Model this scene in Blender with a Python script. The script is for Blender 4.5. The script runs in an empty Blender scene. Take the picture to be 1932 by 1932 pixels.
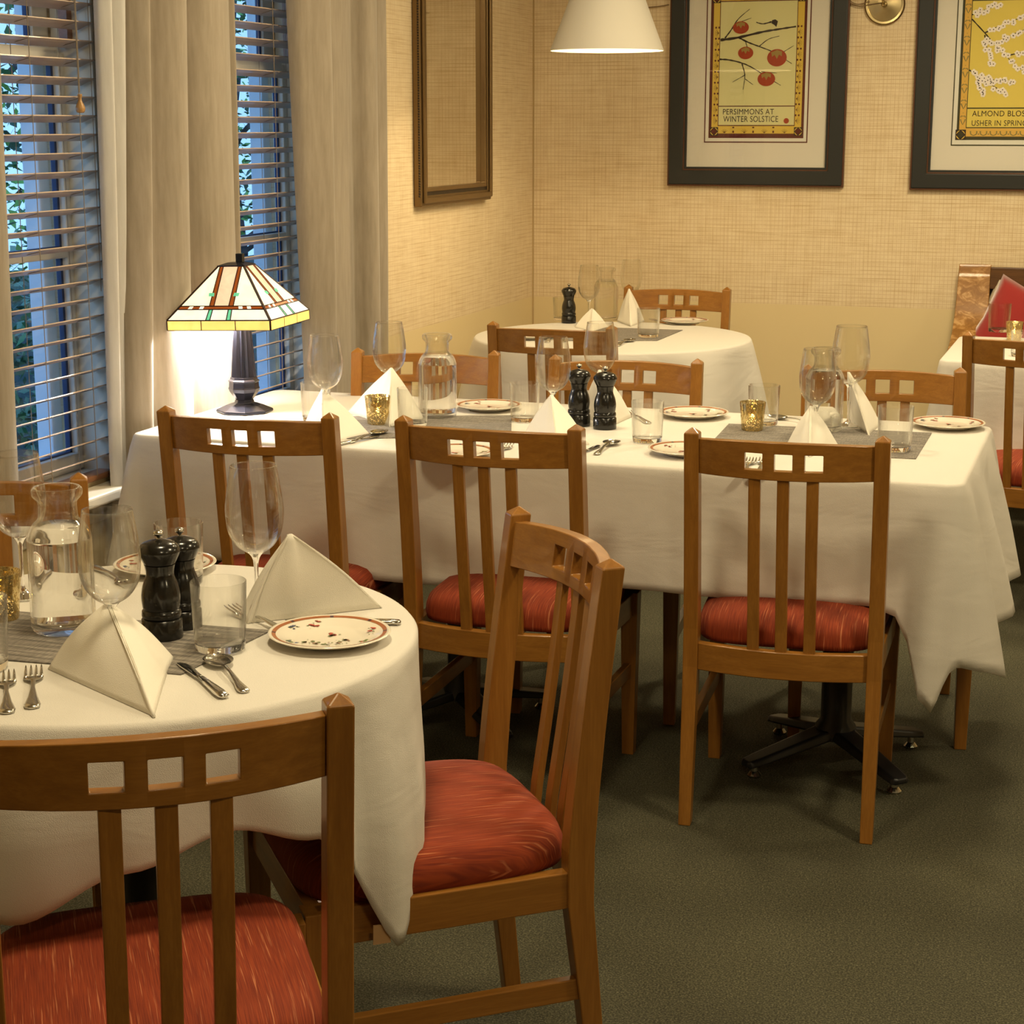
import bpy, bmesh, math, random
from math import sin, cos, pi, radians, sqrt
from mathutils import Vector, Matrix
random.seed(7)
S = bpy.context.scene
COL = S.collection

# ---------------- camera, world, exposure, main lights ----------------
cam_d = bpy.data.cameras.new('camera'); cam_d.lens = 63.354; cam_d.sensor_width = 36; cam_d.clip_start = .05
cam = bpy.data.objects.new('camera', cam_d); COL.objects.link(cam)
cam.location = (0, 0, 1.57)
cam.rotation_euler = (radians(90 - 12.134), 0, radians(18.801))
S.camera = cam
S.view_settings.view_transform = 'Standard'
S.view_settings.look = 'None'
S.view_settings.gamma = 1
S.view_settings.use_curve_mapping = False
S.view_settings.exposure = 0.06

world = bpy.data.worlds.new('evening_sky'); S.world = world; world.use_nodes = True
wn = world.node_tree; wn.nodes.clear()
wo = wn.nodes.new('ShaderNodeOutputWorld'); wb = wn.nodes.new('ShaderNodeBackground')
wt = wn.nodes.new('ShaderNodeTexCoord'); wx = wn.nodes.new('ShaderNodeSeparateXYZ'); wr = wn.nodes.new('ShaderNodeValToRGB')
wr.color_ramp.elements[0].position = 0.0; wr.color_ramp.elements[0].color = (.30, .60, .98, 1)
wr.color_ramp.elements[1].position = .6; wr.color_ramp.elements[1].color = (.17, .42, .92, 1)
wn.links.new(wt.outputs['Generated'], wx.inputs[0]); wn.links.new(wx.outputs[2], wr.inputs[0])
wn.links.new(wr.outputs[0], wb.inputs[0]); wb.inputs[1].default_value = 1.7; wn.links.new(wb.outputs[0], wo.inputs[0])

def lamp(name, kind, loc, energy, color, size=.3, rot=(0, 0, 0), parent=None, spread=None):
    d = bpy.data.lights.new(name, kind); d.energy = energy; d.color = color
    if kind == 'AREA':
        d.shape = 'DISK'; d.size = size
        if spread: d.spread = spread
    else: d.shadow_soft_size = size
    o = bpy.data.objects.new(name, d); COL.objects.link(o); o.location = loc; o.rotation_euler = rot
    if parent: o.parent = parent
    return o
WARM = (1, .82, .51)
for i, (x, y, e) in enumerate([(-1.1, 2.3, 21), (-1.5, 4.4, 18), (-.4, 4.6, 12), (.7, 3.0, 30), (.4, .6, 16), (-.3, 6.3, 34), (-1.6, 5.6, 10), (2.2, 5.5, 24), (2.2, 1.5, 14)]):
    lamp('ceiling_light', 'AREA', (x, y, 2.56), e, WARM, .34)

# ---------------- materials ----------------
def lin(c):
    return tuple(((v / 255) / 12.92 if v / 255 <= .04045 else ((v / 255 + .055) / 1.055) ** 2.4) for v in c)
def mat(name, color, rough=.5, metal=0, coat=0, spec=.5, trans=0, ior=1.45, emit=None, es=0, sheen=0, sub=0):
    m = bpy.data.materials.new(name); m.use_nodes = True
    b = m.node_tree.nodes['Principled BSDF']
    b.inputs['Base Color'].default_value = (*color, 1); b.inputs['Roughness'].default_value = rough
    b.inputs['Metallic'].default_value = metal; b.inputs['Coat Weight'].default_value = coat
    b.inputs['Specular IOR Level'].default_value = spec; b.inputs['Transmission Weight'].default_value = trans
    b.inputs['IOR'].default_value = ior; b.inputs['Sheen Weight'].default_value = sheen
    if emit: b.inputs['Emission Color'].default_value = (*emit, 1); b.inputs['Emission Strength'].default_value = es
    return m
def N(m, t, **kw):
    n = m.node_tree.nodes.new(t)
    for k, v in kw.items():
        if k in n.inputs.keys(): n.inputs[k].default_value = v
        else: setattr(n, k, v)
    return n
def L(m, a, b): m.node_tree.links.new(a, b)
def BS(m): return m.node_tree.nodes['Principled BSDF']
def mapped(m, scale=(1, 1, 1), src='Object', rot=(0, 0, 0)):
    tc = N(m, 'ShaderNodeTexCoord'); mp = N(m, 'ShaderNodeMapping')
    mp.inputs['Scale'].default_value = scale; mp.inputs['Rotation'].default_value = rot
    L(m, tc.outputs[src], mp.inputs[0]); return mp.outputs[0]
def ramp(m, fac, stops):
    r = N(m, 'ShaderNodeValToRGB'); el = r.color_ramp.elements
    while len(el) < len(stops): el.new(.5)
    for e, (p, c) in zip(el, stops): e.position = p; e.color = (*c, 1)
    L(m, fac, r.inputs[0]); return r.outputs[0]
def noise(m, vec, scale=5, detail=4, rough=.5, dist=0):
    n = N(m, 'ShaderNodeTexNoise'); n.inputs['Scale'].default_value = scale; n.inputs['Detail'].default_value = detail
    n.inputs['Roughness'].default_value = rough; n.inputs['Distortion'].default_value = dist
    L(m, vec, n.inputs['Vector']); return n.outputs['Fac']
def bump(m, h, strength=.2, dist=.001):
    b = N(m, 'ShaderNodeBump'); b.inputs['Strength'].default_value = strength; b.inputs['Distance'].default_value = dist
    L(m, h, b.inputs['Height']); L(m, b.outputs[0], BS(m).inputs['Normal'])
def mixc(m, f, a, b, mode='MIX'):
    n = N(m, 'ShaderNodeMix'); n.data_type = 'RGBA'; n.blend_type = mode
    if isinstance(f, float): n.inputs[0].default_value = f
    else: L(m, f, n.inputs[0])
    for i, v in ((6, a), (7, b)):
        if isinstance(v, tuple): n.inputs[i].default_value = (*v, 1)
        else: L(m, v, n.inputs[i])
    return n.outputs[2]

def wood(name, a, b, c, axis=2, rough=.32, scale=1.0, coat=.25):
    m = mat(name, b, rough, coat=coat)
    sc = [22, 22, 22]; sc[axis] = 1.3
    v = mapped(m, tuple(s * scale for s in sc))
    f = noise(m, v, 2.2, 6, .6, .6)
    col = ramp(m, f, [(.25, a), (.5, b), (.8, c)])
    v2 = mapped(m, tuple(s * scale * 6 for s in sc))
    f2 = noise(m, v2, 3, 2, .5)
    col = mixc(m, ramp(m, f2, [(.35, (0, 0, 0)), (.65, (.35, .35, .35))]), col, a)
    L(m, col, BS(m).inputs['Base Color']); bump(m, f2, .06, .0004)
    return m
WA, WB_, WC = (.21, .083, .013), (.30, .128, .021), (.38, .17, .033)
wood_v = wood('cherry_wood_upright', WA, WB_, WC, 2)
wood_h = wood('cherry_wood_crosswise', WA, WB_, WC, 0)
wood_d = wood('cherry_wood_fore_aft', WA, WB_, WC, 1)
oak_dark = wood('dark_oak', (.07, .03, .01), (.12, .055, .018), (.17, .08, .025), 0, .4)
def oak_flake():
    m = mat('quartersawn_oak', (.35, .17, .05), .38, coat=.2)
    v = mapped(m, (9, 9, 15)); f = noise(m, v, 2.2, 3, .6, 1.2)
    L(m, ramp(m, f, [(.42, (.28, .13, .03)), (.55, (.38, .19, .05)), (.66, (.56, .34, .14))]), BS(m).inputs['Base Color']); return m
oak = oak_flake()

def seat_fabric():
    m = mat('rust_woven_fabric', (.3, .03, .01), .85)
    v = mapped(m, (150, 3.2, 5)); f = noise(m, v, 2.0, 3, .6)
    v2 = mapped(m, (420, 8, 12)); f2 = noise(m, v2, 2.0, 1, .5)
    base = ramp(m, f2, [(.3, (.17, .018, .003)), (.7, (.30, .044, .007))])
    col = mixc(m, ramp(m, f, [(.59, (0, 0, 0)), (.68, (.85, .85, .85))]), base, (.54, .18, .075))
    L(m, col, BS(m).inputs['Base Color']); bump(m, f2, .35, .001); return m
fabric = seat_fabric()

def cloth(name, c, s=1.0):
    m = mat(name, c, .75, sheen=.1)
    v = mapped(m, (900, 900, 900), 'Object'); f = noise(m, v, 1, 1, .5)
    v2 = mapped(m, (1.6, 1.6, 4.2)); g = noise(m, v2, 2.2, 3, .5, .6)
    ad = N(m, 'ShaderNodeMath', operation='ADD'); mu = N(m, 'ShaderNodeMath', operation='MULTIPLY'); mu.inputs[1].default_value = 12.0 * s
    L(m, g, mu.inputs[0]); L(m, mu.outputs[0], ad.inputs[0]); L(m, f, ad.inputs[1])
    bump(m, ad.outputs[0], .35, .0022); return m
linen = cloth('white_table_linen', (.70, .665, .60), .9)
napkin_m = cloth('cream_napkin_linen', (.84, .80, .70), .2)

def wallpaper(name):
    m = mat(name, (.7, .5, .28), .8)
    def threads(sx, sz):
        v = mapped(m, (sx, sx, sz)); return noise(m, v, 1.0, 3, .6)
    h = threads(5, 240); vv = threads(240, 4); big = threads(18, 14)
    ch = ramp(m, h, [(.34, (.88, .83, .75)), (.50, (1, 1, 1))])
    cv = ramp(m, vv, [(.34, (.89, .84, .76)), (.48, (1, 1, 1))])
    # regular check weave
    tc = N(m, 'ShaderNodeTexCoord'); sp = N(m, 'ShaderNodeSeparateXYZ'); L(m, tc.outputs['Object'], sp.inputs[0])
    ad = N(m, 'ShaderNodeMath', operation='ADD'); L(m, sp.outputs[0], ad.inputs[0]); L(m, sp.outputs[1], ad.inputs[1])
    outs = []
    for src_ in (ad.outputs[0], sp.outputs[2]):
        mu = N(m, 'ShaderNodeMath', operation='MULTIPLY'); mu.inputs[1].default_value = 2 * pi / .017; L(m, src_, mu.inputs[0])
        si = N(m, 'ShaderNodeMath', operation='SINE'); L(m, mu.outputs[0], si.inputs[0]); outs.append(si.outputs[0])
    mx = N(m, 'ShaderNodeMath', operation='MAXIMUM'); L(m, outs[0], mx.inputs[0]); L(m, outs[1], mx.inputs[1])
    chk = ramp(m, mx.outputs[0], [(.75, (1, 1, 1)), (1, (.82, .74, .62))])
    base = ramp(m, big, [(.3, (.80, .66, .44)), (.7, (.86, .73, .51))])
    c = mixc(m, 1.0, base, ch, 'MULTIPLY'); c = mixc(m, .8, c, cv, 'MULTIPLY'); c = mixc(m, .65, c, chk, 'MULTIPLY')
    # bare paint below the lower edge of the wallpaper
    gt = N(m, 'ShaderNodeMath', operation='GREATER_THAN'); gt.inputs[1].default_value = .80; L(m, sp.outputs[2], gt.inputs[0])
    c = mixc(m, gt.outputs[0], (.78, .64, .37), c)
    L(m, c, BS(m).inputs['Base Color']); bump(m, h, .1, .001); return m
paper = wallpaper('woven_check_wallpaper')
plain_wall = mat('cream_wall_paint', (.62, .50, .30), .8)
ceil_m = mat('ceiling_paint', (.75, .70, .58), .9)
trim_m = mat('cream_trim_paint', (.74, .69, .56), .45)
sash_m = mat('white_sash_paint', (.72, .68, .58), .4)
ext_m = mat('white_exterior_paint', (.80, .85, .90), .5)
seal_m = mat('dark_glazing_seal', (.03, .05, .13), .5)

def carpet():
    m = mat('flecked_green_grey_carpet', (.08, .07, .04), .95)
    v = mapped(m, (1, 1, 1)); f = noise(m, v, 260, 3, .7); g = noise(m, v, 2.5, 3, .5); k = noise(m, v, 90, 2, .6)
    c = ramp(m, f, [(.34, (.018, .017, .008)), (.5, (.058, .055, .028)), (.66, (.150, .142, .09))])
    c = mixc(m, 1.0, c, ramp(m, g, [(.3, (.85, .85, .85)), (.7, (1.08, 1.08, 1.08))]), 'MULTIPLY')
    c = mixc(m, .8, c, ramp(m, k, [(.3, (.75, .75, .75)), (.7, (1.15, 1.15, 1.15))]), 'MULTIPLY')
    L(m, c, BS(m).inputs['Base Color']); bump(m, f, .6, .004); return m
carpet_m = carpet()

def curtain_mat(name, a, b):
    m = mat(name, a, .85, sheen=.35)
    v = mapped(m, (40, 40, 5)); f = noise(m, v, 1.5, 4, .6); v2 = mapped(m, (500, 500, 500)); g = noise(m, v2, 1, 1)
    L(m, ramp(m, f, [(.3, a), (.7, b)]), BS(m).inputs['Base Color']); bump(m, g, .15, .0006)
    return m
curt_m = curtain_mat('taupe_velvet', (.29, .24, .175), (.37, .31, .235))
lining_m = curtain_mat('pale_lining', (.60, .58, .55), (.68, .66, .63))
slat_m = wood('blind_wood', (.50, .37, .28), (.58, .44, .34), (.64, .50, .40), 1, .35)
rail_m = wood('blind_rail_wood', (.25, .11, .05), (.33, .15, .07), (.38, .19, .09), 1, .35)
cord_m = mat('tan_cord', (.30, .24, .17), .8)
tassel_m = wood('tassel_wood', (.38, .2, .07), (.5, .28, .1), (.55, .33, .13), 2, .35)

def thin_glass(name, tint=(.97, .985, .98), lo=.05, hi=.75, rough=.0, refr=False):
    """clear glassware: mostly see-through, mirror-like towards the rims"""
    m = bpy.data.materials.new(name); m.use_nodes = True; nt = m.node_tree; nt.nodes.clear()
    o = nt.nodes.new('ShaderNodeOutputMaterial'); tr = nt.nodes.new('ShaderNodeBsdfTransparent'); gl = nt.nodes.new('ShaderNodeBsdfGlass' if refr else 'ShaderNodeBsdfGlossy')
    tr.inputs[0].default_value = (*tint, 1); gl.inputs['Color'].default_value = (1, 1, 1, 1); gl.inputs['Roughness'].default_value = rough
    lw = nt.nodes.new('ShaderNodeLayerWeight'); lw.inputs[0].default_value = .5
    pw = nt.nodes.new('ShaderNodeMath'); pw.operation = 'POWER'; pw.inputs[1].default_value = 2.5 if refr else 3.5
    ma = nt.nodes.new('ShaderNodeMath'); ma.operation = 'MULTIPLY_ADD'; ma.inputs[1].default_value = hi; ma.inputs[2].default_value = lo
    nt.links.new(lw.outputs['Facing'], pw.inputs[0]); nt.links.new(pw.outputs[0], ma.inputs[0])
    mx = nt.nodes.new('ShaderNodeMixShader')
    nt.links.new(ma.outputs[0], mx.inputs[0]); nt.links.new(tr.outputs[0], mx.inputs[1]); nt.links.new(gl.outputs[0], mx.inputs[2])
    nt.links.new(mx.outputs[0], o.inputs[0]); return m
glass_m = thin_glass('clear_glassware', (.98, .98, .97), .055, .94, refr=True)
pane_m = thin_glass('clear_pane', (.97, .98, .99), .03, .6)
solid_glass = mat('heavy_clear_glass', (1, 1, 1), 0, trans=1, ior=1.45)
water_m = mat('clear_water', (1, 1, 1), 0, trans=1, ior=1.33)
mirror_m = mat('mirror_silvering', (.88, .86, .80), .02, 1)
bronze_m = mat('antique_bronze_frame', (.20, .125, .05), .35, .6)
black_bead = mat('dark_bead', (.03, .02, .012), .4, .3)
blk_frame = mat('black_picture_frame', (.022, .024, .022), .4, coat=.2)
brn_edge = mat('brown_worn_edge', (.10, .035, .012), .4)
matboard = mat('cream_mat_board', (.86, .79, .66), .8)
steel = mat('polished_steel', (.62, .60, .55), .17, 1)
brass = mat('brushed_brass', (.56, .46, .25), .26, 1)
black_lac = mat('black_lacquer', (.010, .009, .007), .22, coat=.3)
black_iron = mat('black_cast_iron', (.010, .010, .011), .38)
china = mat('white_china', (.82, .76, .64), .12, coat=.5)
lampshade_m = mat('white_lampshade', (.58, .545, .47), .7)
red_vel = mat('red_velvet', (.33, .014, .012), .8, sheen=.7)
cream_vel = mat('cream_cushion_cloth', (.7, .62, .48), .8)
wax_m = mat('wax', (.8, .7, .5), .5, emit=(1, .78, .42), es=1.2)
flame_m = mat('candle_flame', (1, .8, .4), .5, emit=(1, .66, .2), es=40)
bulb_m = mat('lit_bulb', (1, .9, .7), .5, emit=(1, .84, .55), es=12)
dark_leg = wood('dark_stained_wood', (.03, .008, .004), (.05, .014, .008), (.07, .02, .01), 2, .35)
base_metal = mat('dark_pewter_finish', (.035, .035, .05), .22, .55)
def gold_glass():
    m = mat('gold_mercury_glass', (.66, .54, .28), .16, .9)
    v = mapped(m, (1, 1, 1)); f = noise(m, v, 330, 3, .7, .4)
    nt = m.node_tree; tr = nt.nodes.new('ShaderNodeBsdfTransparent'); tr.inputs[0].default_value = (1, .96, .80, 1)
    mx = nt.nodes.new('ShaderNodeMixShader'); o = nt.nodes['Material Output']
    L(m, ramp(m, f, [(.50, (0, 0, 0)), (.58, (1, 1, 1))]), mx.inputs[0]); L(m, BS(m).outputs[0], mx.inputs[1]); L(m, tr.outputs[0], mx.inputs[2])
    L(m, mx.outputs[0], o.inputs[0]); return m
gold_m = gold_glass()
def runner_mat():
    m = mat('grey_woven_runner', (.2, .19, .17), .85)
    v = mapped(m, (6, 260, 1)); f = noise(m, v, 1, 3, .7); v2 = mapped(m, (300, 40, 1)); g = noise(m, v2, 1, 2)
    tc = N(m, 'ShaderNodeTexCoord'); wv = N(m, 'ShaderNodeTexWave'); wv.bands_direction = 'Y'
    wv.inputs['Scale'].default_value = 16; wv.inputs['Distortion'].default_value = 1.5; wv.inputs['Detail'].default_value = 3
    L(m, tc.outputs['Object'], wv.inputs['Vector'])
    c = ramp(m, f, [(.35, (.13, .115, .10)), (.65, (.34, .31, .27))])
    c = mixc(m, .6, c, ramp(m, wv.outputs['Fac'], [(.3, (.62, .60, .58)), (.7, (1.15, 1.12, 1.08))]), 'MULTIPLY')
    c = mixc(m, .5, c, ramp(m, g, [(.4, (.5, .5, .5)), (.6, (1.1, 1.1, 1.1))]), 'MULTIPLY')
    L(m, c, BS(m).inputs['Base Color']); bump(m, f, .5, .001); return m
runner_m = runner_mat()
def lamp_glass(name, c, e, es):
    m = mat(name, c, .25, emit=e, es=es, coat=.3)
    v = mapped(m, (14, 14, 14)); f = noise(m, v, 1.6, 4, .6, 1.2)
    col = ramp(m, f, [(.3, tuple(x * .62 for x in e)), (.7, e)])
    L(m, col, BS(m).inputs['Emission Color']); return m
g_cream = lamp_glass('cream_opal_glass', (.9, .84, .66), (1, .86, .56), 1.15)
g_pink = lamp_glass('pink_streaked_glass', (.8, .6, .48), (1, .62, .40), .72)
g_amber = lamp_glass('amber_glass', (.9, .6, .15), (1, .66, .17), 1.1)
g_brown = lamp_glass('tortoise_glass', (.25, .06, .01), (.8, .15, .012), .24)
g_green = lamp_glass('green_glass', (.1, .5, .3), (.22, .85, .48), .55)
g_opal = lamp_glass('pale_opal_glass', (.8, .8, .76), (.92, .88, .74), .85)
lead_m = mat('lead_came', (.035, .015, .012), .4, .5)

# ---------------- mesh helpers ----------------
def new_bm(): return bmesh.new()
def obj(name, bm, m, parent=None, smooth=False, mats=None):
    me = bpy.data.meshes.new(name)
    bmesh.ops.recalc_face_normals(bm, faces=bm.faces)
    bm.to_mesh(me); bm.free()
    for q in (mats or [m]): me.materials.append(q)
    if smooth:
        for p in me.polygons: p.use_smooth = True
    o = bpy.data.objects.new(name, me); COL.objects.link(o)
    if parent: o.parent = parent
    return o
def bevel(o, w=.002, seg=2, ang=35):
    b = o.modifiers.new('bevel', 'BEVEL'); b.width = w; b.segments = seg; b.limit_method = 'ANGLE'; b.angle_limit = radians(ang); return o
def autos(o, ang=40):
    for p in o.data.polygons: p.use_smooth = True
    e = o.data
    bm = bmesh.new(); bm.from_mesh(e)
    for ed in bm.edges:
        if len(ed.link_faces) == 2 and ed.calc_face_angle(0) > radians(ang): ed.smooth = False
    bm.to_mesh(e); bm.free(); return o
def thing(name, label, cat, loc=(0, 0, 0), rotz=0, group=None):
    o = bpy.data.objects.new(name, None); COL.objects.link(o); o.location = loc; o.rotation_euler = (0, 0, rotz)
    o.empty_display_size = .05
    return tag(o, label, cat, group)
def tag(o, label, cat, group=None):
    o['label'] = label; o['category'] = cat
    if group: o['group'] = group
    return o
def struct(name, bm, m, parent=None):
    o = obj(name, bm, m, parent)
    if not parent: o['kind'] = 'structure'
    return o
def dup(root, loc, rotz, label, group=None, scale=None, drop=()):
    r = root.copy(); COL.objects.link(r); r.location = loc; r.rotation_euler = (0, 0, rotz); r['label'] = label
    if group: r['group'] = group
    if scale: r.scale = scale
    for ch in list(root.children):
        if ch.name.split('.')[0] in drop: continue
        c = ch.copy(); COL.objects.link(c); c.parent = r
        for g in ch.children:
            d = g.copy(); COL.objects.link(d); d.parent = c
    return r
def box(bm, x0, x1, y0, y1, z0, z1, mi=0):
    v = [bm.verts.new(p) for p in ((x0, y0, z0), (x1, y0, z0), (x1, y1, z0), (x0, y1, z0), (x0, y0, z1), (x1, y0, z1), (x1, y1, z1), (x0, y1, z1))]
    for f in ((3, 2, 1, 0), (4, 5, 6, 7), (0, 1, 5, 4), (1, 2, 6, 5), (2, 3, 7, 6), (3, 0, 4, 7)):
        bm.faces.new([v[i] for i in f]).material_index = mi
    return v
def rings(bm, rs, cap0=True, cap1=True, closed=True, mi=0):
    """loft through lists of points"""
    vs = [[bm.verts.new(p) for p in r] for r in rs]; n = len(rs[0])
    for a, b in zip(vs[:-1], vs[1:]):
        for i in range(n if closed else n - 1):
            j = (i + 1) % n
            bm.faces.new((a[i], a[j], b[j], b[i])).material_index = mi
    if cap0: bm.faces.new(vs[0][::-1]).material_index = mi
    if cap1: bm.faces.new(vs[-1]).material_index = mi
    return vs
def lathe(bm, prof, n=32, mi=0):
    """prof: list of (r, z); r=0 closes the end"""
    vs = []
    for r, z in prof:
        if r <= 1e-6: vs.append([bm.verts.new((0, 0, z))])
        else: vs.append([bm.verts.new((r * cos(2 * pi * i / n), r * sin(2 * pi * i / n), z)) for i in range(n)])
    for a, b in zip(vs[:-1], vs[1:]):
        for i in range(n):
            j = (i + 1) % n
            if len(a) == 1 and len(b) == 1: continue
            if len(a) == 1: f = (a[0], b[i], b[j])
            elif len(b) == 1: f = (a[i], a[j], b[0])
            else: f = (a[i], a[j], b[j], b[i])
            bm.faces.new(f).material_index = mi
def smooth_prof(pts, k=4):
    """Catmull-Rom through (r, z) points"""
    out = []; P = [pts[0]] + list(pts) + [pts[-1]]
    for i in range(1, len(P) - 2):
        p0, p1, p2, p3 = P[i - 1], P[i], P[i + 1], P[i + 2]
        for s in range(k):
            t = s / k
            out.append(tuple(max(0, .5 * (2 * b + (c - a) * t + (2 * a - 5 * b + 4 * c - d) * t * t + (-a + 3 * b - 3 * c + d) * t ** 3)) if q == 0 else
                             .5 * (2 * b + (c - a) * t + (2 * a - 5 * b + 4 * c - d) * t * t + (-a + 3 * b - 3 * c + d) * t ** 3)
                             for q, (a, b, c, d) in enumerate(zip(p0, p1, p2, p3))))
    out.append(pts[-1]); return out
def cr3(pts, k=6):
    out = []; P = [pts[0]] + list(pts) + [pts[-1]]
    for i in range(1, len(P) - 2):
        for s in range(k):
            t = s / k
            out.append(tuple(.5 * (2 * b + (c - a) * t + (2 * a - 5 * b + 4 * c - d) * t * t + (-a + 3 * b - 3 * c + d) * t ** 3)
                             for a, b, c, d in zip(P[i - 1], P[i], P[i + 1], P[i + 2])))
    out.append(tuple(pts[-1])); return out
def tube(bm, pts, r, n=8, mi=0):
    pts = [Vector(p) for p in pts]; rs = []; up = Vector((0, 0, 1))
    for i, p in enumerate(pts):
        d = (pts[min(i + 1, len(pts) - 1)] - pts[max(i - 1, 0)]).normalized()
        u = d.cross(up)
        if u.length < .1: u = d.cross(Vector((1, 0, 0)))
        u.normalize(); w = d.cross(u); rr = r[i] if isinstance(r, (list, tuple)) else r
        rs.append([p + u * rr * cos(2 * pi * k / n) + w * rr * sin(2 * pi * k / n) for k in range(n)])
    rings(bm, rs, mi=mi)
def bar(bm, a, b, wa, ta, wb=None, tb=None, side=(1, 0, 0), mi=0):
    """tapered rectangular bar from a to b; w along side, t along the other"""
    a, b = Vector(a), Vector(b); wb = wb or wa; tb = tb or ta
    d = (b - a).normalized(); s = Vector(side); s = (s - d * s.dot(d)).normalized(); t = d.cross(s)
    rs = [[p + s * w * i / 2 + t * h * j / 2 for i, j in ((-1, -1), (1, -1), (1, 1), (-1, 1))] for p, w, h in ((a, wa, ta), (b, wb, tb))]
    rings(bm, rs, mi=mi)
def holey_plate(bm, xs, zs, holes, front, back):
    """grid plate with rectangular through-holes; front/back: functions (x, z) -> point"""
    F = {}; B = {}
    def v(D, fn, i, j):
        if (i, j) not in D: D[(i, j)] = bm.verts.new(fn(xs[i], zs[j]))
        return D[(i, j)]
    solid = {(i, j) for i in range(len(xs) - 1) for j in range(len(zs) - 1) if (i, j) not in holes}
    for (i, j) in solid:
        c = [(i, j), (i + 1, j), (i + 1, j + 1), (i, j + 1)]
        bm.faces.new([v(F, front, *q) for q in c]); bm.faces.new([v(B, back, *q) for q in c[::-1]])
        for (a, b, nb) in ((c[0], c[1], (i, j - 1)), (c[1], c[2], (i + 1, j)), (c[2], c[3], (i, j + 1)), (c[3], c[0], (i - 1, j))):
            if nb not in solid: bm.faces.new([v(F, front, *b), v(F, front, *a), v(B, back, *a), v(B, back, *b)])

# ---------------- the room ----------------
XL, YB, XR, YF, ZC = -2.58, 7.87, 3.6, -2.4, 2.6
bm = new_bm(); box(bm, XL - .2, XR + .1, YF - .1, YB + .1, -.1, 0); struct('floor', bm, carpet_m)
bm = new_bm(); box(bm, XL - .2, XR + .1, YF - .1, YB + .1, ZC, ZC + .1); struct('ceiling', bm, ceil_m)
bm = new_bm(); box(bm, XL - .2, XR + .1, YB, YB + .1, 0, ZC); struct('wall_back', bm, paper)
bm = new_bm(); box(bm, XR, XR + .1, YF, YB, 0, ZC); struct('wall_right', bm, plain_wall)
bm = new_bm(); box(bm, XL - .2, XR, YF - .1, YF, 0, ZC); struct('wall_front', bm, plain_wall)
WIN = [(3.22, 4.215, .64, 2.22), (4.60, 5.535, .64, 2.22)]
bm = new_bm(); XO = XL - .17
box(bm, XO, XL, YF, WIN[0][0], 0, ZC); box(bm, XO, XL, WIN[0][1], WIN[1][0], 0, ZC); box(bm, XO, XL, WIN[1][1], YB, 0, ZC)
for (y0, y1, z0, z1) in WIN: box(bm, XO, XL, y0, y1, 0, z0); box(bm, XO, XL, y0, y1, z1, ZC)
bmesh.ops.remove_doubles(bm, verts=bm.verts, dist=.0001)
struct('wall_left', bm, paper)
bm = new_bm(); box(bm, XL, XL + .014, YF, YB, .0, .11); struct('baseboard_left', bm, trim_m)
bm = new_bm(); box(bm, XL + .014, XR, YB - .014, YB, .0, .11); struct('baseboard_back', bm, trim_m)
# interior corner bead
bm = new_bm(); box(bm, XL, XL + .006, YB - .006, YB, .11, ZC); struct('trim_3', bm, mat('corner_seam', (.52, .38, .19), .8))

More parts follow.
